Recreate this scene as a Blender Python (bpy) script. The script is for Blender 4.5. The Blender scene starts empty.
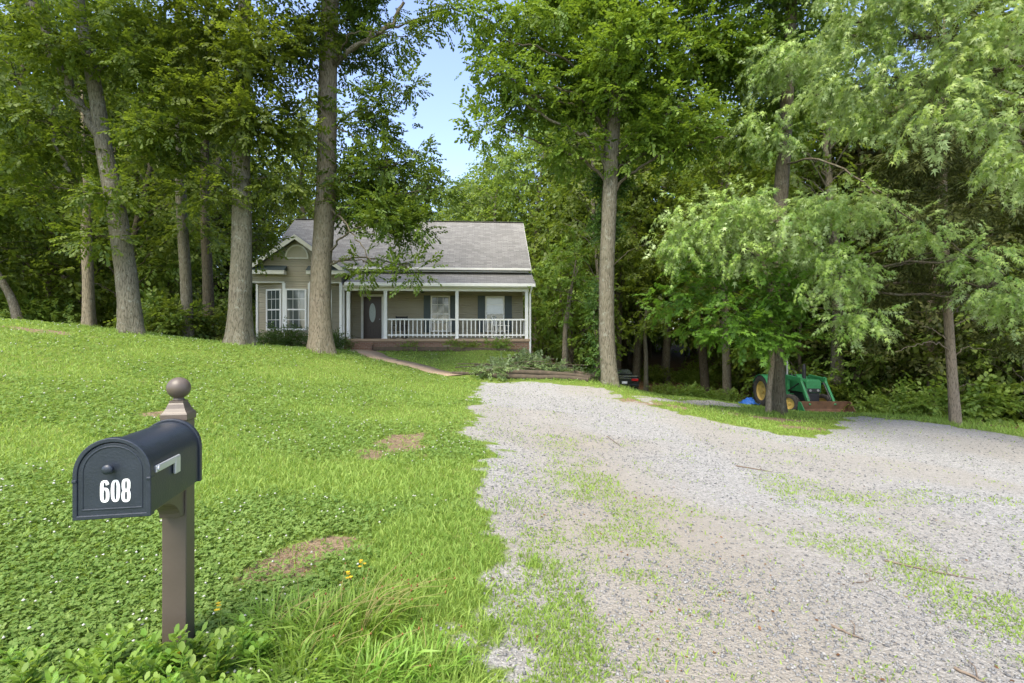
import bpy, math, random
import numpy as np
from mathutils import Vector, Matrix, Euler

random.seed(11)
rng = np.random.default_rng(11)
SC = bpy.context.scene
COL = SC.collection
R = math.radians
E, F, CX, CY = 1.5, 512.0, 512.0, 341.5      # eye height, focal length in pixels, image centre


def at(px, py, Y):
    """a measured photo position at depth Y -> world metres"""
    return np.array([(px - CX) / F * Y, Y, E + (CY - py) / F * Y])


# ------------------------------------------------------------------ terrain
_cp = [at(177, 652, 2.5), at(512, 683, 2.3), at(1024, 683, 2.6), at(0, 683, 2.2),
       at(0, 320, 18), at(130, 334, 16), at(240, 346, 17), at(323, 352, 18), at(88, 328, 20), at(187, 341, 22),
       at(480, 385, 16.5), at(465, 376, 17.8), at(372, 351, 22.6), at(440, 371, 19), at(527, 353, 23.6),
       at(257, 346, 23.2), at(600, 384, 17.2), at(775, 413, 16), at(825, 434, 12.5), at(955, 425, 14),
       at(1024, 437, 13.2), at(790, 412.5, 20.6), at(764, 405, 22.4), at(850, 413, 19.4), at(628, 393, 31),
       at(700, 399, 22), at(1000, 420, 25), at(900, 402, 36), at(700, 350, 60), at(60, 330, 30),
       at(565, 366, 24.5), at(630, 394.5, 18.6), at(641, 397, 20), at(660, 397, 25), at(690, 398, 19.5), at(177, 653, 2.55), at(260, 683, 2.27), at(420, 560, 3.5), at(545, 362, 24), at(560, 372, 36), at(100, 334, 50)]
_cp += [np.array(p, float) for p in
        [(0, -10, -.05), (10, -10, -.95), (-10, -10, .75), (-5, 24, 1.15), (-5, 32, 1.1), (-3, 46, 1.2), (-12, 30, 1.6),
         (40, 8, -3.2), (-40, 8, 3.6), (-45, 60, 3.5), (45, 60, .5), (0, 90, 2.5), (60, 90, 3), (-60, 90, 4),
         (0, -40, 0), (60, -40, -3), (-60, -40, 3), (9, 31, -1.75), (12, 45, -1.2), (90, 20, -4), (-90, 20, 5)]]
_cp = np.array(_cp)


def _tps(r2):
    return r2 * np.log(r2 + 1e-9) * .5


_n = len(_cp)
_A = np.zeros((_n + 3, _n + 3))
_d2 = ((_cp[:, None, :2] - _cp[None, :, :2]) ** 2).sum(-1)
_A[:_n, :_n] = _tps(_d2) + np.eye(_n) * .12
_A[:_n, _n] = 1; _A[:_n, _n + 1:] = _cp[:, :2]
_A[_n, :_n] = 1; _A[_n + 1:, :_n] = _cp[:, :2].T
_w = np.linalg.solve(_A, np.concatenate([_cp[:, 2], np.zeros(3)]))


def height(x, y):
    x = np.clip(np.asarray(x, float), -95, 95); y = np.clip(np.asarray(y, float), -45, 95)
    sh = x.shape; x = x.ravel(); y = y.ravel()
    out = np.zeros(x.size)
    for i in range(0, x.size, 50000):
        a, b = x[i:i + 50000], y[i:i + 50000]
        r2 = (a[:, None] - _cp[None, :, 0]) ** 2 + (b[:, None] - _cp[None, :, 1]) ** 2
        out[i:i + 50000] = _tps(r2) @ _w[:_n] + _w[_n] + a * _w[_n + 1] + b * _w[_n + 2]
    return out.reshape(sh)


def hz(x, y):
    return float(height(np.array([x]), np.array([y]))[0])


def gp(px, py):
    """where the line of sight through a photo position meets the ground"""
    Y = np.linspace(1.2, 70, 4000)
    X = (px - CX) / F * Y
    d = E + (CY - py) / F * Y - height(X, Y)
    k = np.argmax(d < 0) if (d < 0).any() else len(Y) - 1
    return float(X[k]), float(Y[k])


def vnoise(x, y, s, seed=0):
    x = np.asarray(x) * s; y = np.asarray(y) * s
    xi = np.floor(x).astype(np.int64); yi = np.floor(y).astype(np.int64)
    fx = x - xi; fy = y - yi
    fx = fx * fx * (3 - 2 * fx); fy = fy * fy * (3 - 2 * fy)

    def h(a, b):
        n = (a * 374761393 + b * 668265263 + seed * 974634777) & 0x7fffffff
        n = ((n ^ (n >> 13)) * 1274126177) & 0x7fffffff
        return ((n ^ (n >> 16)) & 0xffff) / 65535.0
    return (h(xi, yi) * (1 - fx) + h(xi + 1, yi) * fx) * (1 - fy) + (h(xi, yi + 1) * (1 - fx) + h(xi + 1, yi + 1) * fx) * fy


def fbm(x, y, s, seed=0, o=3):
    t = 0; a = .5
    for k in range(o):
        t = t + a * vnoise(x, y, s * 2 ** k, seed + k * 17); a *= .5
    return t / (1 - .5 ** o)


def sstep(a, b, v):
    t = np.clip((v - a) / (b - a), 0, 1)
    return t * t * (3 - 2 * t)


def poly_sd(x, y, poly):
    """signed distance to a polygon, positive inside"""
    P = np.array(poly); Q = np.roll(P, -1, 0)
    d = np.full(x.shape, 1e9); ins = np.zeros(x.shape, bool)
    for (ax, ay), (bx, by) in zip(P, Q):
        ex, ey = bx - ax, by - ay
        t = np.clip(((x - ax) * ex + (y - ay) * ey) / (ex * ex + ey * ey + 1e-12), 0, 1)
        d = np.minimum(d, np.hypot(x - ax - t * ex, y - ay - t * ey))
        c = ((ay > y) != (by > y)) & (x < (bx - ax) * (y - ay) / (by - ay + 1e-12) + ax)
        ins ^= c
    return np.where(ins, d, -d)


def line_d(x, y, pts):
    d = np.full(x.shape, 1e9)
    for (ax, ay), (bx, by) in zip(pts[:-1], pts[1:]):
        ex, ey = bx - ax, by - ay
        t = np.clip(((x - ax) * ex + (y - ay) * ey) / (ex * ex + ey * ey + 1e-12), 0, 1)
        d = np.minimum(d, np.hypot(x - ax - t * ex, y - ay - t * ey))
    return d


DRIVE = [(.0, -12)] + [gp(*p) for p in [(478, 683), (494, 640), (505, 600), (500, 550), (488, 500), (476, 450), (467, 410), (478, 392), (487, 384),
         (540, 383), (592, 386), (612, 392), (640, 403), (700, 416), (760, 431), (800, 437), (822, 436), (832, 428), (838, 420), (860, 416), (920, 423), (1024, 438)]] \
        + [(24, 13.5), (26, 9), (20, -12)]
SPUR = [gp(*p) for p in [(632, 396), (690, 400), (745, 404), (745, 407), (690, 404.5), (640, 401)]]
PATH = [gp(*p) for p in [(361, 350), (373, 355), (387, 359.6), (400, 362.5), (425, 368.5), (457, 375.8)]]
PATCH = [(gp(283, 566), .42, .5), (gp(395, 445), .5, .75), (gp(322, 550), .28, .34), (gp(160, 413), .28, .3), (gp(30, 330), 1.8, .6), (gp(705, 406), 1.3, .45), (gp(770, 418), 1.4, .5), (gp(655, 403), 1.2, .5), (gp(805, 428), .8, .4)]
WEED = [([gp(560, 440), gp(595, 490), gp(620, 525), gp(640, 560)], .42), ([gp(790, 480), gp(850, 525), gp(910, 565), gp(1010, 612)], .55),
        ([gp(860, 500), gp(930, 495), gp(1010, 500)], .34), ([gp(540, 520), gp(560, 600), gp(560, 680)], .22), ([gp(620, 500), gp(720, 520), gp(800, 540)], .34)]


def m_drive(x, y):
    n = fbm(x, y, 1.1, 3) - .5
    n2 = fbm(x, y, 6.0, 9) - .5
    sd = poly_sd(x, y, DRIVE)
    sp = poly_sd(x, y, SPUR)
    n3 = fbm(x, y, 2.6, 13) - .5
    return sstep(-.3, .45, np.maximum(sd, sp - .1) + n * .9 + n2 * .6 + n3 * .7)


def m_patch(x, y):
    o = np.zeros(np.shape(x)); n = fbm(x, y, 3.5, 21) - .5
    for (c, rx, ry) in PATCH:
        d = np.sqrt(((x - c[0]) / rx) ** 2 + ((y - c[1]) / ry) ** 2)
        o = np.maximum(o, 1 - sstep(.35, 1.25, d + n * 1.9))
    return o


def m_weed(x, y):
    o = np.zeros(np.shape(x)); n = fbm(x, y, 2.6, 33)
    for pts, w in WEED:
        o = np.maximum(o, 1 - sstep(.35, 1.2, line_d(x, y, pts) / w))
    return np.clip(o * sstep(.32, .55, n) * 1.3 + .35 * sstep(.58, .75, fbm(x, y, 2.2, 41)), 0, 1)


def wood_edge(x):
    return np.interp(x, [-60, -25, -18, -12, -9, -7, .8, 1.5, 3.5, 6, 10, 12.5, 14, 16, 22, 60],
                    [19, 19, 20, 18.3, 18.5, 24.5, 25.5, 23, 24, 33, 30, 23.5, 15.6, 14.8, 14.5, 14.5])


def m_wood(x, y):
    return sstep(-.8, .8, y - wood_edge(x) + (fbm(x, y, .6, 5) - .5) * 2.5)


def m_path(x, y):
    return 1 - sstep(.45, .62, line_d(x, y, PATH))


# ------------------------------------------------------------------ mesh helpers
def mkmesh(name, V, groups, mats=None, attrs=None, smooth=False, midx=None):
    me = bpy.data.meshes.new(name)
    V = np.asarray(V, np.float32)
    me.vertices.add(len(V)); me.vertices.foreach_set('co', V.ravel())
    groups = [np.asarray(g, np.int32) for g in groups if len(g)]
    loops = np.concatenate([g.ravel() for g in groups])
    tot = np.concatenate([np.full(len(g), g.shape[1], np.int32) for g in groups])
    start = np.concatenate([[0], np.cumsum(tot)[:-1]]).astype(np.int32)
    me.loops.add(len(loops)); me.loops.foreach_set('vertex_index', loops)
    me.polygons.add(len(tot)); me.polygons.foreach_set('loop_start', start); me.polygons.foreach_set('loop_total', tot)
    if smooth:
        me.polygons.foreach_set('use_smooth', np.ones(len(tot), bool))
    for m in mats or []:
        me.materials.append(m)
    if midx is not None:
        me.polygons.foreach_set('material_index', np.asarray(midx, np.int32))
    for k, a in (attrs or {}).items():
        t = me.attributes.new(k, 'FLOAT', 'POINT'); t.data.foreach_set('value', np.asarray(a, np.float32))
    me.update(calc_edges=True); me.validate()
    return me


def link(name, me, parent=None, loc=None):
    o = bpy.data.objects.new(name, me); COL.objects.link(o)
    if parent is not None:
        o.parent = parent
    if loc is not None:
        o.location = loc
    return o


def tag(o, label=None, cat=None, group=None, kind=None):
    if label: o['label'] = label
    if cat: o['category'] = cat
    if group: o['group'] = group
    if kind: o['kind'] = kind
    return o


def thing(name, label, cat, loc=(0, 0, 0), rz=0, group=None):
    o = bpy.data.objects.new(name, None); COL.objects.link(o)
    o.location = [float(v) for v in loc]; o.rotation_euler = (0, 0, rz); o.empty_display_size = .2
    return tag(o, label, cat, group)


def dup(root, loc, rz=0, scale=1, label=None, group=None):
    r = root.copy(); COL.objects.link(r); r.location = [float(v) for v in loc]; r.rotation_euler = (0, 0, rz)
    r.scale = (scale,) * 3 if not hasattr(scale, '__len__') else scale
    if label: r['label'] = label
    if group: r['group'] = group
    for ch in list(root.children):
        c = ch.copy(); COL.objects.link(c); c.parent = r
        for g in list(ch.children):
            d = g.copy(); COL.objects.link(d); d.parent = c
    return r


class MB:
    def __init__(s): s.v = []; s.f = []

    def add(s, v, f):
        n = len(s.v); s.v += [tuple(map(float, p)) for p in v]; s.f += [tuple(i + n for i in q) for q in f]; return s

    def box(s, x0, x1, y0, y1, z0, z1):
        return s.add([(x0, y0, z0), (x1, y0, z0), (x1, y1, z0), (x0, y1, z0), (x0, y0, z1), (x1, y0, z1), (x1, y1, z1), (x0, y1, z1)],
                     [(0, 3, 2, 1), (4, 5, 6, 7), (0, 1, 5, 4), (1, 2, 6, 5), (2, 3, 7, 6), (3, 0, 4, 7)])

    def prism(s, pts, ext):
        n = len(pts); e = Vector(ext); a = [Vector(p) for p in pts]; b = [p + e for p in a]
        return s.add(a + b, [tuple(range(n - 1, -1, -1)), tuple(range(n, 2 * n))] + [(i, (i + 1) % n, n + (i + 1) % n, n + i) for i in range(n)])

    def beam(s, p, q, w, h, up=(0, 0, 1)):
        p, q = Vector(p), Vector(q); d = (q - p).normalized(); r = d.cross(Vector(up))
        if r.length < 1e-4: r = Vector((1, 0, 0))
        r.normalize(); u = r.cross(d); c = [(-w / 2, -h / 2), (w / 2, -h / 2), (w / 2, h / 2), (-w / 2, h / 2)]
        return s.prism([p + r * a + u * b for a, b in c], q - p)

    def tube(s, pts, rad, n=10):
        v, f = tube_np(np.array(pts, float), np.array(rad, float) if hasattr(rad, '__len__') else np.full(len(pts), rad), n)
        k = len(v); s.add(v, f.tolist()); s.f.append(tuple(len(s.v) - k + i for i in range(n - 1, -1, -1)))
        s.f.append(tuple(len(s.v) - n + i for i in range(n))); return s

    def lathe(s, prof, n=24, c=(0, 0, 0), axis='z'):
        v = []
        for r, z in prof:
            for i in range(n):
                a = 2 * math.pi * i / n
                p = (r * math.cos(a), r * math.sin(a), z)
                if axis == 'x': p = (p[2], p[0], p[1])
                if axis == 'y': p = (p[0], p[2], p[1])
                v.append((p[0] + c[0], p[1] + c[1], p[2] + c[2]))
        f = []
        for j in range(len(prof) - 1):
            for i in range(n):
                q = (j * n + i, j * n + (i + 1) % n, (j + 1) * n + (i + 1) % n, (j + 1) * n + i)
                f.append(q if axis != 'y' else q[::-1])
        return s.add(v, f)

    def mesh(s, name, mat, smooth=False):
        me = bpy.data.meshes.new(name); me.from_pydata(s.v, [], s.f)
        if mat: me.materials.append(mat)
        if smooth: me.polygons.foreach_set('use_smooth', np.ones(len(me.polygons), bool))
        me.update(); return me

    def build(s, name, mat, parent=None, smooth=False, bevel=0, loc=None, auto=None):
        o = link(name, s.mesh(name, mat, smooth), parent, loc)
        if bevel:
            b = o.modifiers.new('bevel', 'BEVEL'); b.width = bevel; b.segments = 2; b.limit_method = 'ANGLE'; b.angle_limit = R(40)
        if auto:
            o.data.set_sharp_from_angle(angle=R(auto))
        return o


def catmull(P, n):
    P = np.asarray(P, float)
    if len(P) < 3:
        t = np.linspace(0, 1, n)[:, None]; return P[0] * (1 - t) + P[-1] * t
    Q = np.vstack([2 * P[0] - P[1], P, 2 * P[-1] - P[-2]])
    out = []
    T = np.linspace(0, len(P) - 1 - 1e-6, n)
    for t in T:
        i = int(t); u = t - i; a, b, c, d = Q[i:i + 4]
        out.append(.5 * (2 * b + (c - a) * u + (2 * a - 5 * b + 4 * c - d) * u * u + (3 * b - a - 3 * c + d) * u ** 3))
    return np.array(out)


def tube_np(P, rad, n=8, lobes=None):
    P = np.asarray(P, float); m = len(P)
    T = np.gradient(P, axis=0); T /= np.linalg.norm(T, axis=1)[:, None] + 1e-9
    ref = np.array([1., 0, 0]) if abs(T[0, 0]) < .8 else np.array([0, 1., 0])
    a = np.cross(T, ref); a /= np.linalg.norm(a, axis=1)[:, None] + 1e-9
    b = np.cross(T, a)
    th = np.arange(n) * 2 * np.pi / n
    rr = rad[:, None] * np.ones(n)[None, :]
    if lobes is not None:
        rr = rr * lobes
    V = P[:, None, :] + rr[..., None] * (np.cos(th)[None, :, None] * a[:, None, :] + np.sin(th)[None, :, None] * b[:, None, :])
    V = V.reshape(-1, 3)
    i = np.arange(m - 1)[:, None] * n; j = np.arange(n)[None, :]; k = (j + 1) % n
    Fq = np.stack([i + j, i + n + j, i + n + k, i + k], -1).reshape(-1, 4)
    return V, Fq


# ------------------------------------------------------------------ materials
def nmat(name):
    m = bpy.data.materials.new(name); m.use_nodes = True
    nt = m.node_tree; nt.nodes.clear()
    return m, nt, lambda t, **k: _node(nt, t, k)


def _node(nt, t, k):
    n = nt.nodes.new(t)
    for a, b in k.items():
        if a == 'ins':
            for q, v in b.items():
                if isinstance(v, bpy.types.NodeSocket): nt.links.new(v, n.inputs[q])
                else: n.inputs[q].default_value = v
        else: setattr(n, a, b)
    return n


def ramp(nt, fac, stops):
    n = nt.nodes.new('ShaderNodeValToRGB'); nt.links.new(fac, n.inputs[0])
    e = n.color_ramp.elements
    while len(e) < len(stops): e.new(.5)
    for q, (p, c) in zip(e, stops):
        q.position = p; q.color = (*c, 1) if len(c) == 3 else c
    return n.outputs[0]


def mixc(N, f, a, b, mode='MIX'):
    n = N('ShaderNodeMix', data_type='RGBA', blend_type=mode)
    nt = n.id_data
    for s, v in ((n.inputs[0], f), (n.inputs[6], a), (n.inputs[7], b)):
        if isinstance(v, bpy.types.NodeSocket): nt.links.new(v, s)
        else: s.default_value = v if not isinstance(v, tuple) else ((*v, 1) if len(v) == 3 else v)
    return n.outputs[2]


def math_n(N, op, a, b=None):
    n = N('ShaderNodeMath', operation=op)
    for i, v in enumerate((a, b)):
        if v is None: continue
        if isinstance(v, bpy.types.NodeSocket): n.id_data.links.new(v, n.inputs[i])
        else: n.inputs[i].default_value = v
    return n.outputs[0]


def out(nt, sh):
    o = nt.nodes.new('ShaderNodeOutputMaterial'); nt.links.new(sh, o.inputs[0])


def plain(name, col, rough=.6, metal=0, spec=.4, var=.15, scale=6, bump=0, coat=0):
    m, nt, N = nmat(name)
    tc = N('ShaderNodeTexCoord')
    nz = N('ShaderNodeTexNoise', ins={'Vector': tc.outputs['Object'], 'Scale': scale, 'Detail': 6, 'Roughness': .65})
    c = ramp(nt, nz.outputs[0], [(.3, tuple(x * (1 - var) for x in col)), (.7, tuple(min(1, x * (1 + var)) for x in col))])
    b = N('ShaderNodeBsdfPrincipled', ins={'Base Color': c, 'Roughness': math_n(N, 'ADD', rough * .75, math_n(N, 'MULTIPLY', nz.outputs[0], rough * .5)), 'Metallic': metal, 'Specular IOR Level': spec, 'Coat Weight': coat})
    if bump:
        n2 = N('ShaderNodeTexNoise', ins={'Vector': tc.outputs['Object'], 'Scale': scale * 12, 'Detail': 4})
        bp = N('ShaderNodeBump', ins={'Height': n2.outputs[0], 'Strength': bump, 'Distance': .01})
        nt.links.new(bp.outputs[0], b.inputs['Normal'])
    out(nt, b.outputs[0]); return m


def leafmat(name, c1, c2, back=None, tr=.42, rough=.5, spec=.35, varn=.35):
    """leaf: random colour per leaf, drift per spray, light passing through; optional paler underside"""
    m, nt, N = nmat(name)
    g = N('ShaderNodeNewGeometry')
    at_ = N('ShaderNodeAttribute', attribute_name='tint')
    oi = N('ShaderNodeObjectInfo')
    f = math_n(N, 'ADD', math_n(N, 'MULTIPLY', g.outputs['Random Per Island'], .55), math_n(N, 'MULTIPLY', at_.outputs['Fac'], .45))
    c = ramp(nt, f, [(.05, c1), (.95, c2)])
    hsv = N('ShaderNodeHueSaturation', ins={'Color': c, 'Value': math_n(N, 'ADD', 1 - varn * .5, math_n(N, 'MULTIPLY', oi.outputs['Random'], varn)),
                                            'Hue': math_n(N, 'ADD', .488, math_n(N, 'MULTIPLY', oi.outputs['Random'], .02))})
    col = hsv.outputs[0]
    if back:
        col = mixc(N, g.outputs['Backfacing'], col, back)
    b = N('ShaderNodeBsdfPrincipled', ins={'Base Color': col, 'Roughness': rough, 'Specular IOR Level': spec})
    t = N('ShaderNodeBsdfTranslucent', ins={'Color': mixc(N, .5, col, (c2[0] * 1.5, c2[1] * 1.45, c2[2] * .7))})
    mx = N('ShaderNodeMixShader', ins={0: tr, 1: b.outputs[0], 2: t.outputs[0]})
    out(nt, mx.outputs[0]); return m


def barkmat(name, c1, c2, lich=(.27, .275, .22), la=.35, sc=9):
    m, nt, N = nmat(name)
    tc = N('ShaderNodeTexCoord')
    mp = N('ShaderNodeMapping', ins={'Vector': tc.outputs['Object'], 'Scale': (1, 1, .16)})
    v = N('ShaderNodeTexVoronoi', feature='DISTANCE_TO_EDGE', ins={'Vector': mp.outputs[0], 'Scale': sc * 2.6})
    nz = N('ShaderNodeTexNoise', ins={'Vector': mp.outputs[0], 'Scale': sc * 3.0, 'Detail': 9, 'Roughness': .7, 'Distortion': .6})
    h = math_n(N, 'ADD', math_n(N, 'MULTIPLY', math_n(N, 'MINIMUM', v.outputs['Distance'], .2), 1.1), nz.outputs[0])
    c = ramp(nt, h, [(.42, c1), (.70, c2)])
    n2 = N('ShaderNodeTexNoise', ins={'Vector': tc.outputs['Object'], 'Scale': 5.5, 'Detail': 9, 'Roughness': .8})
    lm = ramp(nt, n2.outputs[0], [(.55, (0, 0, 0)), (.63, (la, la, la))])
    n3 = N('ShaderNodeTexNoise', ins={'Vector': tc.outputs['Object'], 'Scale': .8, 'Detail': 3})
    c = mixc(N, math_n(N, 'MULTIPLY', n3.outputs[0], .5), c, (c2[0] * .75, c2[1] * .85, c2[2] * .6))
    c = mixc(N, lm, c, lich)
    b = N('ShaderNodeBsdfPrincipled', ins={'Base Color': c, 'Roughness': .9, 'Specular IOR Level': .15})
    bp = N('ShaderNodeBump', ins={'Height': h, 'Strength': .9, 'Distance': .035})
    nt.links.new(bp.outputs[0], b.inputs['Normal']); out(nt, b.outputs[0]); return m


def sidingmat():
    m, nt, N = nmat('siding')
    tc = N('ShaderNodeTexCoord'); sx = N('ShaderNodeSeparateXYZ', ins={0: tc.outputs['Object']})
    fr = math_n(N, 'FRACT', math_n(N, 'DIVIDE', sx.outputs[2], .115))
    nz = N('ShaderNodeTexNoise', ins={'Vector': tc.outputs['Object'], 'Scale': 1.2, 'Detail': 5})
    c = ramp(nt, nz.outputs[0], [(.3, (.30, .27, .19)), (.7, (.355, .322, .232))])
    b = N('ShaderNodeBsdfPrincipled', ins={'Base Color': c, 'Roughness': .55, 'Specular IOR Level': .3})
    pr = ramp(nt, fr, [(0, (.15, .15, .15)), (.1, (1, 1, 1)), (1, (.2, .2, .2))])
    bp = N('ShaderNodeBump', ins={'Height': pr, 'Strength': 1, 'Distance': .04})
    nt.links.new(bp.outputs[0], b.inputs['Normal']); out(nt, b.outputs[0]); return m


def shinglemat(name, axis, k):
    m, nt, N = nmat(name)
    tc = N('ShaderNodeTexCoord'); sx = N('ShaderNodeSeparateXYZ', ins={0: tc.outputs['Object']})
    cv = N('ShaderNodeCombineXYZ', ins={0: sx.outputs[axis], 1: math_n(N, 'MULTIPLY', sx.outputs[2], k)})
    br = N('ShaderNodeTexBrick', offset=.37, squash=1, ins={'Vector': cv.outputs[0], 'Scale': 1, 'Brick Width': .31, 'Row Height': .15, 'Mortar Size': .008,
           'Color1': (.15, .145, .137, 1), 'Color2': (.25, .243, .232, 1), 'Mortar': (.08, .078, .075, 1), 'Bias': -.1})
    nz = N('ShaderNodeTexNoise', ins={'Vector': tc.outputs['Object'], 'Scale': .9, 'Detail': 7, 'Roughness': .7})
    n2 = N('ShaderNodeTexNoise', ins={'Vector': tc.outputs['Object'], 'Scale': 40, 'Detail': 3})
    c = mixc(N, math_n(N, 'MULTIPLY', nz.outputs[0], .5), br.outputs[0], (.24, .235, .225))
    c = mixc(N, .5, c, ramp(nt, n2.outputs[0], [(.3, (.35, .35, .35)), (.7, (.65, .65, .65))]), 'OVERLAY')
    b = N('ShaderNodeBsdfPrincipled', ins={'Base Color': c, 'Roughness': .9, 'Specular IOR Level': .2})
    bp = N('ShaderNodeBump', ins={'Height': br.outputs[1], 'Strength': .6, 'Distance': .02}); bp.invert = True
    nt.links.new(bp.outputs[0], b.inputs['Normal']); out(nt, b.outputs[0]); return m


def brickmat():
    m, nt, N = nmat('red_brick')
    tc = N('ShaderNodeTexCoord'); sx = N('ShaderNodeSeparateXYZ', ins={0: tc.outputs['Object']})
    cv = N('ShaderNodeCombineXYZ', ins={0: math_n(N, 'ADD', sx.outputs[0], sx.outputs[1]), 1: sx.outputs[2]})
    br = N('ShaderNodeTexBrick', ins={'Vector': cv.outputs[0], 'Scale': 1, 'Brick Width': .21, 'Row Height': .075, 'Mortar Size': .01,
           'Color1': (.17, .075, .045, 1), 'Color2': (.24, .125, .08, 1), 'Mortar': (.25, .21, .16, 1)})
    nz = N('ShaderNodeTexNoise', ins={'Vector': tc.outputs['Object'], 'Scale': 5, 'Detail': 6})
    c = mixc(N, math_n(N, 'MULTIPLY', nz.outputs[0], .4), br.outputs[0], (.2, .12, .07))
    b = N('ShaderNodeBsdfPrincipled', ins={'Base Color': c, 'Roughness': .85})
    bp = N('ShaderNodeBump', ins={'Height': br.outputs[1], 'Strength': .5, 'Distance': .01}); bp.invert = True
    nt.links.new(bp.outputs[0], b.inputs['Normal']); out(nt, b.outputs[0]); return m


def groundmat(name):
    m, nt, N = nmat(name)
    tc = N('ShaderNodeTexCoord'); P = tc.outputs['Object']

    def A(n): return N('ShaderNodeAttribute', attribute_name=n).outputs['Fac']

    def NZ(s, d=6, r=.6): return N('ShaderNodeTexNoise', ins={'Vector': P, 'Scale': s, 'Detail': d, 'Roughness': r}).outputs[0]
    # turf: thatch and low leaves between the blades
    big = NZ(.5, 5); mid = NZ(7); fine = NZ(55, 6, .75)
    turf = ramp(nt, fine, [(.3, (.06, .10, .012)), (.55, (.14, .21, .03)), (.75, (.25, .265, .075))])
    turf = mixc(N, ramp(nt, mid, [(.45, (0, 0, 0)), (.7, (.6, .6, .6))]), turf, (.20, .20, .07))
    # gravel: cells of broken stone with fines between
    vo = N('ShaderNodeTexVoronoi', ins={'Vector': P, 'Scale': 34, 'Randomness': 1})
    ve = N('ShaderNodeTexVoronoi', feature='DISTANCE_TO_EDGE', ins={'Vector': P, 'Scale': 34, 'Randomness': 1})
    vo2 = N('ShaderNodeTexVoronoi', ins={'Vector': P, 'Scale': 75, 'Randomness': 1})
    sep = N('ShaderNodeSeparateColor', ins={0: vo.outputs['Color']})
    sep2 = N('ShaderNodeSeparateColor', ins={0: vo2.outputs['Color']})
    st = ramp(nt, sep.outputs[0], [(0, (.15, .15, .152)), (.35, (.27, .27, .272)), (.8, (.37, .365, .36)), (1, (.42, .41, .395))])
    st2 = ramp(nt, sep2.outputs[0], [(0, (.17, .16, .145)), (.6, (.30, .29, .275)), (1, (.42, .41, .39))])
    gr = mixc(N, ramp(nt, fine, [(.45, (0, 0, 0)), (.55, (1, 1, 1))]), st, st2)
    fines = ramp(nt, NZ(130, 4), [(.3, (.215, .188, .152)), (.7, (.345, .312, .26))])
    gr = mixc(N, A('fines'), gr, fines)
    dirt = ramp(nt, NZ(28, 8, .75), [(.3, (.10, .066, .04)), (.5, (.215, .155, .10)), (.72, (.33, .25, .175))])
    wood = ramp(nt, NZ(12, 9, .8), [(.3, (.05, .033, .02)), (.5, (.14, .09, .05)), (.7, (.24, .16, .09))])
    nb = math_n(N, 'SUBTRACT', NZ(5, 8, .7), .5)

    def edge(a, w=.9):
        x = math_n(N, 'ADD', A(a), math_n(N, 'MULTIPLY', nb, w))
        return ramp(nt, x, [(.4, (0, 0, 0)), (.6, (1, 1, 1))])
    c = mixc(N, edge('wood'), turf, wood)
    c = mixc(N, edge('patch'), c, dirt)
    ge = edge('gravel')
    c = mixc(N, ge, c, gr)
    b = N('ShaderNodeBsdfPrincipled', ins={'Base Color': c, 'Roughness': .92, 'Specular IOR Level': .15})
    hg = math_n(N, 'MULTIPLY', math_n(N, 'MINIMUM', ve.outputs['Distance'], .25), 3.0)
    hh = math_n(N, 'ADD', math_n(N, 'MULTIPLY', hg, .6), fine)
    bp = N('ShaderNodeBump', ins={'Height': hh, 'Strength': .8, 'Distance': .018})
    nt.links.new(bp.outputs[0], b.inputs['Normal']); out(nt, b.outputs[0]); return m


def glassmat(name, col=(.02, .025, .025), rough=.04):
    m, nt, N = nmat(name)
    b = N('ShaderNodeBsdfPrincipled', ins={'Base Color': (*col, 1), 'Roughness': rough, 'Specular IOR Level': .8, 'IOR': 1.6})
    out(nt, b.outputs[0]); return m


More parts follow.
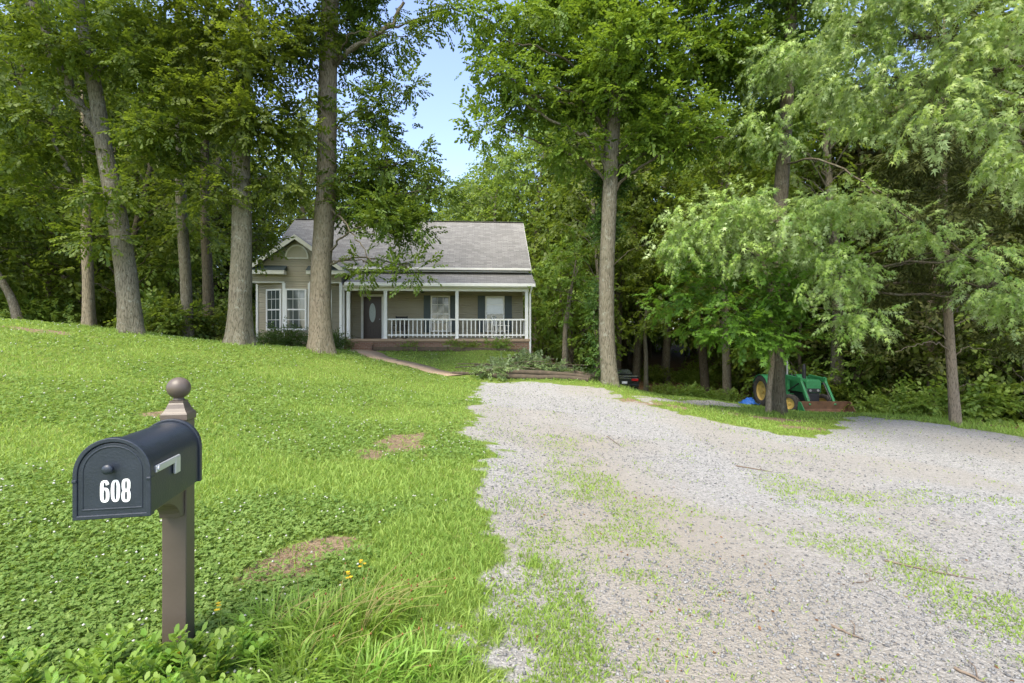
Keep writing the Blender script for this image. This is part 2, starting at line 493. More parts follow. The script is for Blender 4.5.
M = dict(
    ground=groundmat('ground'), siding=sidingmat(), brick=brickmat(),
    roof=shinglemat('roof_shingles', 0, 1.72), roof_side=shinglemat('roof_shingles_gable', 1, 1.72), roof_low=shinglemat('porch_shingles', 0, 3.1),
    white=plain('white_paint', (.74, .735, .70), .45, var=.05), cream=plain('cream_trim', (.68, .66, .585), .5, var=.06),
    slate=plain('slate_shutter', (.05, .07, .07), .5, var=.1), door=plain('dark_brown_door', (.035, .02, .014), .35, var=.3, scale=9),
    glass=glassmat('window_glass', (.055, .07, .065), .08), sky_pane=plain('pale_reflection_glass', (.5, .55, .62), .12, spec=.8, var=.12, scale=2), doorglass=plain('frosted_glass', (.35, .42, .42), .25, var=.3, scale=30),  # pale upper porch pane: reflected sky and curtain white painted into its colour
    floor=plain('porch_floor_tan', (.32, .23, .15), .7), vent=plain('vent_tan', (.42, .38, .28), .6, var=.05),
    path=plain('tan_concrete', (.30, .22, .145), .85, var=.2, scale=3, bump=.3),
    box=plain('slate_blue_plastic', (.021, .027, .039), .38, spec=.5, var=.14, scale=9, bump=.12),
    post=plain('brown_post_paint', (.106, .082, .064), .42, spec=.5, var=.08, scale=4, bump=.08),
    digit=plain('white_vinyl', (.85, .85, .83), .4, var=.02), flag=plain('silver_flag', (.62, .63, .64), .35, metal=.55, var=.05),
    tgreen=plain('tractor_green', (.03, .18, .062), .5, var=.25, scale=5), tyellow=plain('wheel_yellow', (.52, .36, .10), .5, var=.2),
    tyre=plain('tyre_rubber', (.06, .052, .045), .9, var=.4, scale=8, bump=.4), black=plain('black_metal', (.018, .018, .02), .5),
    rust=plain('rusty_steel', (.15, .075, .042), .75, var=.45, scale=4, bump=.3), steel=plain('grey_steel', (.3, .3, .3), .4, metal=.6),
    carpaint=plain('black_car_paint', (.012, .014, .016), .18, spec=.6, var=.1, coat=.5), red=plain('tail_light_red', (.35, .01, .012), .2),
    chrome=plain('pale_chrome', (.6, .62, .64), .18, metal=.9, var=.05), plate=plain('number_plate', (.6, .62, .66), .4),
    blue=plain('blue_tarp', (.03, .13, .42), .45, var=.15), log=plain('weathered_log', (.075, .058, .038), .9, var=.45, scale=7, bump=.6),
    timber=plain('brown_timber', (.095, .07, .045), .85, var=.4, scale=7, bump=.5), stick=plain('dry_stick', (.15, .115, .085), .9, var=.3),
    stone=plain('pale_stone', (.27, .22, .17), .9, var=.2, bump=.4),
    bark_grey=barkmat('bark_grey', (.04, .032, .024), (.205, .178, .138), la=.8), bark_tan=barkmat('bark_tan', (.055, .041, .03), (.26, .212, .16), la=.4),
    bark_dark=barkmat('bark_dark', (.035, .028, .02), (.14, .115, .085), (.2, .22, .16), .5), bark_cedar=barkmat('bark_cedar', (.10, .07, .052), (.32, .25, .19), (.3, .29, .22), .2, 13),
    peeled=plain('peeled_wood', (.30, .21, .13), .8, var=.3),
)
L = dict(
    oak=leafmat('oak_leaf', (.04, .082, .010), (.145, .205, .026)),
    oakdark=leafmat('dark_oak_leaf', (.05, .098, .011), (.17, .23, .028), tr=.48),
    hick=leafmat('yellow_green_leaf', (.06, .125, .014), (.20, .29, .035)),
    maple=leafmat('maple_leaf', (.05, .145, .016), (.15, .30, .035)),
    silver=leafmat('silver_maple_leaf', (.10, .205, .028), (.31, .425, .095), back=(.34, .44, .18), tr=.3, rough=.42, spec=.5),
    wood=leafmat('wood_leaf', (.055, .108, .013), (.19, .255, .036), tr=.48),
    pale=leafmat('pale_wood_leaf', (.07, .14, .022), (.24, .33, .06), tr=.48),
    cedar=leafmat('cedar_needle', (.028, .045, .010), (.10, .11, .028), tr=.15, spec=.15),
    shrub=leafmat('shrub_leaf', (.03, .075, .014), (.11, .19, .035)),
    ivy=leafmat('ivy_leaf', (.03, .07, .015), (.10, .17, .03)),
    grass=leafmat('grass_blade', (.135, .245, .04), (.335, .435, .105), tr=.45, rough=.55, spec=.25),
    clover=leafmat('clover_leaf', (.10, .212, .04), (.26, .38, .10), tr=.4, rough=.6, spec=.2),
    weed=leafmat('weed_leaf', (.13, .25, .03), (.33, .46, .09), tr=.4, rough=.5),
    straw=leafmat('dry_straw', (.25, .24, .08), (.48, .42, .18), tr=.25, spec=.2),
    brush=leafmat('wilted_leaf', (.06, .12, .03), (.22, .30, .11), back=(.28, .34, .18), tr=.2),
    litter=leafmat('dead_leaf', (.07, .035, .015), (.22, .12, .055), tr=.1, spec=.1),
    petal=leafmat('clover_flower', (.55, .55, .48), (.8, .8, .74), tr=.2), yellow=leafmat('yellow_petal', (.65, .40, .02), (.8, .55, .04), tr=.2),
    seed=leafmat('brown_seed_head', (.16, .06, .02), (.30, .13, .04), tr=.1),
)
_mg = M['ground'].copy(); _mg.name = 'gravel'


def stonesmat():
    m, nt, N = nmat('loose_stone')
    g = N('ShaderNodeNewGeometry')
    c = ramp(nt, g.outputs['Random Per Island'], [(0, (.10, .10, .102)), (.5, (.19, .19, .19)), (.9, (.25, .247, .24)), (1, (.29, .28, .265))])
    b = N('ShaderNodeBsdfPrincipled', ins={'Base Color': c, 'Roughness': .85, 'Specular IOR Level': .2}); out(nt, b.outputs[0]); return m


M['stones'] = stonesmat()

# ------------------------------------------------------------------ ground sheet, driveway, path


def graded(lo, hi, flo, fhi, step, g=1.09):
    a = list(np.arange(flo, fhi + 1e-6, step)); s = step
    while a[-1] < hi: s = min(s * g, 6); a.append(a[-1] + s)
    s = step; b = [flo]
    while b[-1] > lo: s = min(s * g, 6); b.append(b[-1] - s)
    return np.array(b[:0:-1] + a)


gx = graded(-160, 160, -13, 15, .14); gy = graded(-60, 190, .5, 24, .14)
GX, GY = np.meshgrid(gx, gy)
GZ = height(GX, GY) + ((fbm(GX, GY, 1.6, 60) - .5) * .05 + (fbm(GX, GY, .35, 61) - .5) * .12) * sstep(1.5, 9, np.hypot(GX, GY))
gm = m_drive(GX, GY); GZ = GZ - gm * .02 - np.exp(-(line_d(GX, GY, [gp(560, 683), gp(545, 560), gp(520, 450), gp(520, 390)]) / .35) ** 2) * .03
nX, nY = len(gx), len(gy)
V = np.stack([GX, GY, GZ], -1).reshape(-1, 3)
ii = np.arange(nY - 1)[:, None] * nX + np.arange(nX - 1)[None, :]
FQ = np.stack([ii, ii + 1, ii + nX + 1, ii + nX], -1).reshape(-1, 4)
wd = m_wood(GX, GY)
fn = np.clip(sstep(.36, .62, fbm(GX, GY, .45, 71)) * .38 + .8 * np.exp(-((GX - .9 - .02 * GY) / .9) ** 2) * sstep(11, 6, GY) + .5 * sstep(14, 17, GX + 0 * GY), 0, .85)
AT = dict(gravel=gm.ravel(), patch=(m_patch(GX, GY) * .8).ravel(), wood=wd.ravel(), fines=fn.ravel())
ground = link('ground', mkmesh('ground', V, [FQ], [M['ground']], AT, True)); ground['kind'] = 'structure'
gf = gm.ravel()[FQ].max(1) > .12
ids, inv = np.unique(FQ[gf], return_inverse=True)
dv = V[ids].copy(); dv[:, 2] += .010
drv = link('gravel_driveway', mkmesh('gravel_driveway', dv, [inv.reshape(-1, 4)], [_mg], {k: a[ids] for k, a in AT.items()}, True)); drv['kind'] = 'structure'
# elevation lookup on the finished sheet


def gz(x, y):
    x = np.asarray(x, float); y = np.asarray(y, float)
    i = np.clip(np.searchsorted(gx, x) - 1, 0, nX - 2); j = np.clip(np.searchsorted(gy, y) - 1, 0, nY - 2)
    u = (x - gx[i]) / (gx[i + 1] - gx[i]); v = (y - gy[j]) / (gy[j + 1] - gy[j])
    return GZ[j, i] * (1 - u) * (1 - v) + GZ[j, i + 1] * u * (1 - v) + GZ[j + 1, i] * (1 - u) * v + GZ[j + 1, i + 1] * u * v


def g1(x, y): return float(gz(np.array([x]), np.array([y]))[0])


pc = catmull([(a, b, 0) for a, b in PATH], 40)
tn = np.gradient(pc, axis=0); tn /= np.linalg.norm(tn, axis=1)[:, None]; nn = np.stack([-tn[:, 1], tn[:, 0], 0 * tn[:, 0]], -1)
wv = np.linspace(.6, .38, 40)[:, None]
pl, pr = pc + nn * wv, pc - nn * wv
rows = []
for side, dz in ((pl, -.1), (pl, .022), (pr, .022), (pr, -.1)):
    q = side.copy(); q[:, 2] = gz(side[:, 0], side[:, 1]) + dz; rows.append(q)
PV = np.concatenate(rows); k = np.arange(39)
PF = np.concatenate([np.stack([a * 40 + k, a * 40 + k + 1, (a + 1) * 40 + k + 1, (a + 1) * 40 + k], -1) for a in range(3)])
pth = link('path', mkmesh('path', PV, [PF], [M['path']])); pth['kind'] = 'structure'

# ------------------------------------------------------------------ foliage machinery
LEAF = {
    'oval': (np.array([(0, 0, 0), (.35, -.29, .05), (.75, -.25, .04), (1, 0, -.07), (.75, .25, .04), (.35, .29, .05)]), np.array([(0, 1, 2, 3), (0, 3, 4, 5)])),
    'blade': (np.array([(0, 0, 0), (.4, -.09, .03), (1, 0, -.05), (.4, .09, .03)]), np.array([(0, 1, 2, 3)])),
    'diamond': (np.array([(0, 0, 0), (.45, -.3, .06), (1, 0, -.06), (.5, .3, .06)]), np.array([(0, 1, 2, 3)])),
}
_mp = [(0, 0, 0)]
for a_, r_ in [(-105, .42), (-72, .28), (-48, .66), (-24, .34), (0, .8), (24, .34), (48, .66), (72, .28), (105, .42)]:
    _mp.append((.22 + r_ * math.cos(R(a_)), r_ * math.sin(R(a_)), .05 - .22 * r_ * r_))
LEAF['maple'] = (np.array([(.22, 0, .06)] + _mp), np.array([(0, i, i + 1) for i in range(1, 10)] + [(0, 10, 1)]))
_mp = [(0, 0, 0)]
for a_, r_ in [(-100, .32), (-70, .16), (-45, .66), (-22, .2), (0, .88), (22, .2), (45, .66), (70, .16), (100, .32)]:
    _mp.append((.2 + r_ * math.cos(R(a_)), r_ * math.sin(R(a_)), .04 - .35 * r_ * r_))
LEAF['silver'] = (np.array([(.2, 0, .04)] + _mp), np.array([(0, i, i + 1) for i in range(1, 10)] + [(0, 10, 1)]))


def spray(kind, n, Ls, leaf, droop, seed, flat=.5):
    r = np.random.default_rng(seed); lv, lf = LEAF[kind]; Vs, Fs = [], []
    for i in range(n):
        s = .12 + .88 * (i + r.random() * .6) / n
        p = np.array([s * Ls, 0, -droop * s * s * Ls])
        side = 1 if i % 2 else -1
        e = Euler((r.normal(0, .75 * flat + .1), r.uniform(-.1, .9) * (.35 + flat * .6) + droop * .9, side * r.uniform(.35, 1.35) if i < n - 1 else r.normal(0, .3)), 'XYZ')
        m = np.array(e.to_matrix())
        p = p + m @ np.array([leaf * .25, 0, 0])
        Vs.append((lv * leaf * r.uniform(.7, 1.2)) @ m.T + p); Fs.append(lf + i * len(lv))
    return np.concatenate(Vs), np.concatenate(Fs)


def scatter_sprays(pos, ax, scale, temps, r, upj=.35):
    """copies of spray templates at pos, pointing along ax -> V, F, tint"""
    N = len(pos)
    ax = ax / (np.linalg.norm(ax, axis=1)[:, None] + 1e-9)
    up = np.array([0, 0, 1.]) + r.normal(0, upj, (N, 3))
    y = np.cross(up, ax); y /= np.linalg.norm(y, axis=1)[:, None] + 1e-9
    z = np.cross(ax, y)
    Rm = np.stack([ax, y, z], -1) * scale[:, None, None]
    which = r.integers(0, len(temps), N); tint = r.random(N)
    Vs, Fs, Ts = [], [], []; o = 0
    for k, (tv, tf) in enumerate(temps):
        s = np.where(which == k)[0]
        if not len(s): continue
        v = np.einsum('nij,kj->nki', Rm[s], tv) + pos[s][:, None, :]
        f = tf[None] + (np.arange(len(s)) * len(tv))[:, None, None] + o
        Vs.append(v.reshape(-1, 3)); Fs.append(f.reshape(-1, tf.shape[1])); Ts.append(np.repeat(tint[s], len(tv))); o += len(s) * len(tv)
    return np.concatenate(Vs), np.concatenate(Fs), np.concatenate(Ts)


def clump_sprays(C, Rd, n, r, droop=.25, shell=.35):
    """sprays spread through ellipsoidal clumps C (k,3) radii Rd (k,3), n each -> pos, axis"""
    k = len(C)
    d = r.normal(size=(k * n, 3)); d /= np.linalg.norm(d, axis=1)[:, None]
    rad = shell + (1 - shell) * r.random((k * n, 1)) ** .6
    Cn = np.repeat(C, n, 0); Rn = np.repeat(Rd, n, 0)
    pos = Cn + d * Rn * rad
    ax = d * np.array([1, 1, .55]) + r.normal(0, .45, (k * n, 3)) + np.array([0, 0, -droop])
    return pos, ax


TEMPS = {}


def temps(kind, n, Ls, leaf, droop, flat=.5):
    key = (kind, n, Ls, leaf, droop, flat)
    if key not in TEMPS:
        TEMPS[key] = [spray(kind, n, Ls, leaf, droop, 100 + i, flat) for i in range(5)]
    return TEMPS[key]


def trunk_mesh(name, path, rad, limbs, mat, r, sides=16, flare=.55, twigs=(), mat2=None):
    """path: control points from the root up; limbs: list of (points, r0, r1)"""
    P = catmull(path, max(26, len(path) * 7)); m = len(P)
    t = np.linspace(0, 1, m); rd = np.interp(t, np.linspace(0, 1, len(rad)), rad)
    h = P[:, 2] - P[0, 2]
    th = np.arange(sides) * 2 * np.pi / sides
    ph = r.uniform(0, 6.28, 3)
    root = np.exp(-np.maximum(h, 0) / .5)
    lob = 1 + root[:, None] * flare * (.62 + .5 * np.sin(th * 4 + ph[0])[None] + .2 * np.sin(th * 7 + ph[1])[None])
    lob = lob + .035 * np.sin(3 * th[None] + h[:, None] * .7 + ph[2]) + r.normal(0, .018, (m, sides))
    v, f = tube_np(P, rd, sides, lob)
    Vs, Fs = [v], [f]; o = len(v)
    nt_ = 0
    for ki, (pts, r0, r1) in enumerate(list(limbs) + list(twigs)):
        if ki == len(limbs): nt_ = sum(len(q_) for q_ in Fs)
        q = catmull(pts, 9 + 3 * len(pts)); q[1:-1] += r.normal(0, .02 + r0 * .2, (len(q) - 2, 3))
        rr = r0 + (r1 - r0) * np.linspace(0, 1, len(q)) ** .8
        v, f = tube_np(q, rr, 8 if r0 > .05 else 5); Vs.append(v); Fs.append(f + o); o += len(v)
    Fc = np.concatenate(Fs)
    return mkmesh(name, np.concatenate(Vs), [Fc], [mat, mat2 or mat], None, True, (np.arange(len(Fc)) >= nt_).astype(int) if len(twigs) else None)


def grow(path, rad, lobes, r, dens=1.0, clump=.62):
    """limbs from the trunk to each lobe, clumps round each lobe. lobes: (centre, radii). -> limbs, C, Rd"""
    P = catmull(path, 60); limbs, C, Rd = [], [], []
    for c, rad3 in lobes:
        c = np.asarray(c, float); rad3 = np.asarray(rad3, float)
        hd = np.hypot(P[:, 0] - c[0], P[:, 1] - c[1])
        cost = np.abs(P[:, 2] - np.maximum(c[2] - .38 * hd - .1, P[0, 2] + 3.2))
        k = int(np.argmin(cost)); s = P[k]; dist = np.linalg.norm(c - s)
        r0 = min(.018 + .0095 * dist, np.interp(k / 59, np.linspace(0, 1, len(rad)), rad) * .4)
        mid = s + (c - s) * .5 + np.array([r.normal(0, .12), r.normal(0, .12), .10]) * dist
        limbs.append(([s, s + (mid - s) * .45 + [0, 0, .06 * dist], mid, c], r0, r0 * .32))
        nk = max(3, int(dens * rad3[0] * rad3[1] * rad3[2] / clump ** 3 * .85))
        d = r.normal(size=(nk, 3)); d /= np.linalg.norm(d, axis=1)[:, None]
        cc = c + d * rad3 * (r.random((nk, 1)) ** .45)
        C.append(cc); Rd.append(np.array([clump, clump, clump * .6]) * r.uniform(.65, 1.3, (nk, 1)))
        for q in cc[:max(3, nk * 2 // 3)]:
            f = r.uniform(.45, .95); b = mid + (c - mid) * f
            limbs.append(([b, (b + q) / 2 + r.normal(0, .1, 3) + [0, 0, .08], q], r0 * .28, .005))
    return limbs, np.concatenate(C), np.concatenate(Rd)


BASES = []


def near_tree(name, label, cat, base, path, rad, lobes, bark, leafm, seed, tp, nsp=11, dens=1.0, clump=.62, extra=None, sc=1.0, boost=1.35, lk=1.0, droop=.05, group=None, flare=.55, crown_name='crown'):
    r = np.random.default_rng(seed)
    base = np.asarray(base, float); loc = base.copy(); loc[2] = g1(base[0], base[1])
    rel = lambda p: np.asarray(p, float) - loc
    path = [rel(p) for p in path]; path[0][2] = -.15
    t = thing(name, label, cat, loc, 0, group)
    lb = [(rel(c), q) for c, q in lobes]
    limbs, C, Rd = grow(path, rad, lb, r, dens * boost, clump); limbs = [(p_, a_ * lk, b_ * lk) for p_, a_, b_ in limbs]; nsp = int(nsp * boost)
    big = [([rel(p) for p in pts], a, b) for pts, a, b in extra or []]
    link('trunk', trunk_mesh('trunk', path, rad, big, M[bark], r, flare=flare, twigs=limbs, mat2=M['bark_dark']), t)
    BASES.append((loc[0], loc[1], rad[0]))
    pos, ax = clump_sprays(C, Rd, nsp, r, droop)
    v, f, ti = scatter_sprays(pos, ax, r.uniform(.75, 1.25, len(pos)) * sc, tp, r)
    link(crown_name, mkmesh('crown', v, [f], [L[leafm]], {'tint': ti}), t)
    return t


def lob(px, py, Y, rx, ry, rd=None):
    s = Y / F
    return (at(px, py, Y), (rx * s, rd if rd else (rx + ry) * .5 * s, ry * s))


TP = dict(oak=temps('oval', 17, .56, .118, .08, .3), oaks=temps('oval', 19, .50, .102, .1, .32), hick=temps('oval', 17, .56, .12, .15, .35),
          maple=temps('maple', 11, .6, .15, .1, .25), silver=temps('silver', 12, .62, .18, .42, .6), far=temps('diamond', 13, .95, .26, .2),
          shrub=temps('oval', 12, .35, .08, .0), cedar=temps('blade', 26, .55, .17, .15, .6), under=temps('oval', 12, .5, .13, .2, .3))


def upper(cx, cy, z0, z1, rad, n, seed):
    """lobes of the high crown above the picture's top edge"""
    r = np.random.default_rng(seed); o = []
    for i in range(n):
        z = z0 + (z1 - z0) * (i + .5) / n; a = r.uniform(0, 6.28); d = rad * r.uniform(.2, .75) * (1 - .4 * i / n)
        o.append((np.array([cx + d * math.cos(a), cy + d * math.sin(a), z]), (rad * .5, rad * .5, rad * .36)))
    return o


# ---- the trees one can tell apart
b = at(321, 352, 18)
near_tree('oak_tree', 'tall straight oak standing right in front of the house, its trunk crossing the bay window', 'tree', b,
          [b, at(321, 280, 18), at(326, 180, 18), at(328, 80, 18), at(330, 0, 18), at(331, -120, 18), at(330, -230, 18)], [.385, .35, .33, .31, .29, .2, .07],
          [lob(372, 118, 18, 34, 26), lob(398, 165, 17.6, 40, 30), lob(402, 218, 17.4, 42, 30), lob(372, 262, 17.2, 28, 14), lob(408, 268, 17, 16, 10), lob(430, 188, 17.5, 17, 13), lob(360, 195, 18.6, 30, 40),
           lob(350, 20, 18.6, 30, 28), lob(408, 36, 17.5, 30, 16), lob(452, 8, 17, 24, 10), lob(400, 90, 17.4, 20, 9), lob(290, 30, 17.2, 30, 26), lob(365, 60, 19, 30, 20)] + upper(-6.4, 18, 14.5, 19, 3.2, 6, 3),
          'bark_tan', 'oak', 1, TP['oaks'], nsp=11, clump=.5, boost=1.75, extra=[([at(328, 68, 18), at(350, 50, 17.8), at(376, 34, 17.6), at(392, 22, 17.4), at(404, 2, 17.2)], .10, .05),
                                                     ([at(326, 140, 18), at(342, 130, 17.9), at(375, 160, 17.7)], .05, .02), ([at(324, 200, 18), at(350, 230, 17.6), at(372, 262, 17.2)], .045, .015)])
b = at(240, 346, 17)
near_tree('oak_tree', 'thick oak trunk with a broad mottled base at the left corner of the house', 'tree', b,
          [b, at(240, 300, 17), at(242, 220, 17), at(241, 120, 17), at(243, 40, 17), at(246, -60, 17), at(246, -200, 17)], [.38, .345, .30, .25, .22, .17, .06],
          [lob(205, 35, 16.6, 48, 36), lob(243, 60, 15.9, 34, 30), lob(240, 125, 15.9, 30, 24), lob(310, 20, 17, 22, 20), lob(272, 45, 16.6, 40, 34), lob(195, 112, 16.5, 42, 32), lob(268, 120, 16.6, 42, 34), lob(286, 168, 16.8, 26, 24), lob(214, 185, 16.4, 30, 24), lob(262, 188, 17.5, 18, 16), lob(300, 110, 17.3, 24, 26), lob(256, 240, 18.6, 6, 14), lob(182, 160, 17, 24, 24)] + upper(-9, 17, 14, 19, 3.4, 6, 4),
          'bark_grey', 'oakdark', 2, TP['oak'], nsp=12, boost=2)
b = at(131, 334, 16)
near_tree('oak_tree', 'large leaning tree forking into two pale stems high above the left lawn', 'tree', b,
          [b, at(128, 290, 16), at(117, 215, 16), at(105, 155, 16), at(97, 100, 16), at(88, 50, 16), at(79, 0, 16), at(70, -120, 16)], [.33, .30, .265, .225, .2, .18, .15, .06],
          [lob(50, 45, 15.5, 50, 36), lob(125, 55, 15.6, 44, 36), lob(36, 120, 15.4, 44, 34), lob(150, 130, 15.7, 36, 32), lob(110, 205, 15.4, 24, 18), lob(28, 185, 16, 34, 28), lob(155, 40, 17, 34, 36), lob(75, 150, 16.8, 30, 30), lob(98, 236, 15.6, 14, 11)] + upper(-14, 16, 13.5, 18, 3.6, 6, 5),
          'bark_grey', 'oakdark', 3, TP['oak'], nsp=12, boost=1.9,
          extra=[([at(107, 150, 16), at(88, 118, 15.9), at(60, 70, 15.8), at(45, 30, 15.7), at(28, -5, 15.6)], .14, .10),
                 ([at(70, 172, 15.9), at(58, 150, 15.8), at(52, 125, 15.8), at(54, 105, 15.7)], .05, .03)])
b = at(89, 328, 20)
near_tree('broken_tree', 'pale dead looking trunk snapped off among leaves, left of the large leaning tree', 'tree', b,
          [b, at(88, 280, 20), at(86, 230, 20), at(88, 200, 20.1), at(84, 150, 20.2), at(82, 90, 20.4)], [.20, .185, .18, .13, .09, .04],
          [lob(75, 190, 20, 26, 20), lob(110, 160, 20.4, 26, 22), lob(60, 130, 20.4, 30, 26)], 'bark_tan', 'wood', 4, TP['oak'], nsp=9)
b = at(188, 341, 21.5)
near_tree('slender_tree', 'slim lichen spotted trunk between the large leaning tree and the thick oak', 'tree', b,
          [b, at(186, 280, 21.5), at(181, 200, 21.5), at(180, 140, 21.5), at(178, 40, 21.5), at(180, -80, 21.5)], [.235, .215, .2, .18, .14, .06],
          [lob(170, 90, 21, 36, 28), lob(205, 70, 21.4, 34, 28), lob(160, 30, 21, 36, 30), lob(200, 230, 21.6, 18, 16), lob(165, 205, 21.3, 20, 16)] + upper(-13.8, 21.5, 16, 20, 3, 4, 6), 'bark_grey', 'wood', 5, TP['oak'], nsp=9)
b = at(209, 342, 24)
near_tree('slender_tree', 'dark slim trunk just left of the thick oak by the house', 'tree', b,
          [b, at(208, 290, 24), at(205, 215, 24), at(205, 150, 24), at(207, 60, 24), at(206, -60, 24)], [.27, .23, .2, .17, .13, .05],
          [lob(200, 150, 24, 30, 24), lob(225, 110, 24, 36, 28), lob(215, 50, 24, 36, 28), lob(196, 222, 24, 16, 14)] + upper(-14.2, 24, 17, 21, 3, 4, 7), 'bark_dark', 'wood', 6, TP['oak'], nsp=9)
b = at(20, 320, 22)
near_tree('leaning_tree', 'thin trunk leaning far to the left at the left edge of the woods', 'tree', b,
          [b, at(12, 300, 22), at(0, 278, 22), at(-25, 235, 22), at(-45, 180, 22)], [.17, .15, .13, .1, .04],
          [lob(-20, 200, 22, 30, 26), lob(-50, 150, 22, 40, 30)], 'bark_grey', 'wood', 7, TP['oak'], nsp=9)
b = at(610, 387, 17.3)
near_tree('hickory_tree', 'tall bare trunked tree with pale bark at the far end of the gravel drive', 'tree', b,
          [b, at(607, 330, 17.3), at(607, 260, 17.3), at(610, 190, 17.3), at(614, 120, 17.3), at(620, 40, 17.3), at(624, -60, 17.3), at(624, -220, 17.3)], [.275, .26, .25, .24, .22, .18, .14, .05],
          [lob(500, 42, 16.6, 30, 24), lob(612, 45, 15.8, 34, 30), lob(628, 95, 16.2, 24, 16), lob(490, 75, 16.4, 16, 20), lob(545, 28, 16.8, 34, 26), lob(520, 92, 16.6, 42, 26), lob(492, 122, 16.4, 20, 16), lob(560, 90, 17.5, 40, 34), lob(600, 30, 17, 40, 28), lob(655, 60, 16.6, 44, 36), lob(680, 120, 16.4, 42, 32), lob(700, 40, 16.6, 42, 32), lob(648, 152, 16.8, 28, 20), lob(565, 145, 17.6, 34, 20),
           lob(745, 60, 16.8, 40, 36), lob(735, 135, 16.8, 32, 24), lob(790, 25, 17.4, 44, 34), lob(640, 5, 17, 50, 26), lob(720, 0, 17, 50, 24), lob(790, 110, 18, 40, 34), lob(540, 60, 17.8, 40, 26), lob(650, 105, 18.4, 40, 30), lob(590, 80, 18.6, 36, 30), lob(475, 15, 16.6, 18, 12)] + upper(3.6, 17.3, 14.3, 19, 3.6, 7, 8),
          'bark_grey', 'hick', 8, TP['hick'], nsp=12, boost=1.75, clump=.55, extra=[([at(609, 190, 17.3), at(600, 150, 17.2), at(578, 132, 17), at(548, 118, 16.7), at(520, 100, 16.6)], .09, .03),
                                                                ([at(613, 150, 17.3), at(625, 138, 17.2), at(660, 120, 16.8), at(690, 95, 16.5)], .08, .03)])
b = at(778, 413, 16)
near_tree('silver_maple', 'stout brown trunk partly hiding the tractor, with pale drooping star shaped leaves above', 'tree', b,
          [b, at(777, 370, 16), at(776, 300, 16), at(779, 220, 16.2), at(785, 140, 16.4), at(789, 60, 16.6), at(792, -20, 16.6), at(795, -160, 16.6)], [.235, .225, .22, .215, .2, .18, .15, .06],
          [lob(710, 218, 14.2, 36, 20), lob(788, 55, 15.4, 34, 32), lob(770, 128, 15.4, 28, 20), lob(775, 225, 13.2, 40, 16), lob(690, 225, 14, 24, 14), lob(765, 205, 13.8, 40, 20), lob(820, 205, 13.4, 42, 20), lob(865, 215, 13.2, 28, 18), lob(840, 250, 12.9, 32, 18), lob(785, 245, 13.4, 34, 16), lob(720, 250, 14, 30, 15), lob(680, 245, 14.4, 20, 12), lob(865, 315, 12.8, 14, 14), lob(845, 285, 12.9, 20, 14),
           lob(925, 232, 12.4, 16, 8), lob(960, 258, 12, 26, 13), lob(1000, 285, 11.8, 22, 16), lob(1020, 300, 11.7, 16, 12)] + upper(8.8, 16.5, 13, 18, 3.4, 6, 9),
          'bark_dark', 'silver', 9, TP['silver'], nsp=11, boost=1.9, clump=.5, droop=.45, sc=.78, crown_name='crown',
          extra=[([at(783, 165, 16.3), at(820, 160, 14.8), at(865, 185, 13.2), at(905, 215, 12.7), at(950, 245, 12.2), at(1005, 275, 11.8)], .035, .012),
                 ([at(865, 185, 13.2), at(890, 200, 13), at(900, 240, 12.8)], .025, .008)])
b = at(768, 415, 15.6)
near_tree('young_maple', 'thin peeled stem pressed against the stout trunk, with tiers of fresh green leaves', 'tree', b,
          [b, at(769, 390, 15.6), at(772, 360, 15.55), at(770, 320, 15.4), at(766, 280, 15.2), at(760, 240, 15)], [.09, .075, .07, .065, .05, .02],
          [lob(705, 285, 14.6, 36, 9), lob(770, 318, 14.2, 34, 8), lob(776, 288, 14.2, 40, 9), lob(735, 330, 14.2, 30, 8), lob(775, 340, 14.3, 26, 6), lob(740, 310, 14.4, 44, 9), lob(715, 330, 14.6, 32, 8), lob(790, 300, 14.8, 40, 9), lob(752, 340, 14.6, 36, 8), lob(800, 275, 14.8, 34, 9), lob(690, 262, 14.8, 28, 9), lob(735, 275, 14.4, 36, 9), lob(815, 262, 15, 26, 8), lob(672, 300, 15, 18, 8)],
          'bark_cedar', 'maple', 10, TP['maple'], nsp=9, boost=1.7, clump=.42, droop=.1, flare=.2, sc=.8)
b = np.array([12.2, 9.6, hz(12.2, 9.6)])
near_tree('silver_maple', 'silver maple at the right edge whose big pale leaves hang into the top right corner', 'tree', b,
          [b, b + [0, 0, 2], b + [-.1, 0, 4.5], b + [-.3, .1, 7], b + [-.4, .2, 10], b + [-.4, .2, 13]], [.34, .3, .27, .24, .18, .06],
          [lob(905, 30, 10, 46, 34), lob(965, 60, 9.6, 48, 36), lob(1010, 110, 9.2, 36, 36), lob(870, 85, 10.4, 38, 32), lob(930, 112, 9.8, 36, 20), lob(1005, 30, 9.2, 40, 36), lob(845, 35, 10.8, 30, 30), lob(1030, 165, 9, 20, 22), lob(850, 118, 10.8, 26, 14), lob(815, 95, 11.5, 26, 26), lob(890, -20, 10, 60, 30), lob(990, -30, 9.4, 60, 30)] + upper(12, 9.6, 10, 13.5, 2.6, 5, 10),
          'bark_dark', 'silver', 11, TP['silver'], nsp=13, boost=2, clump=.5, droop=.45, sc=.66)
b = at(956, 425, 14)
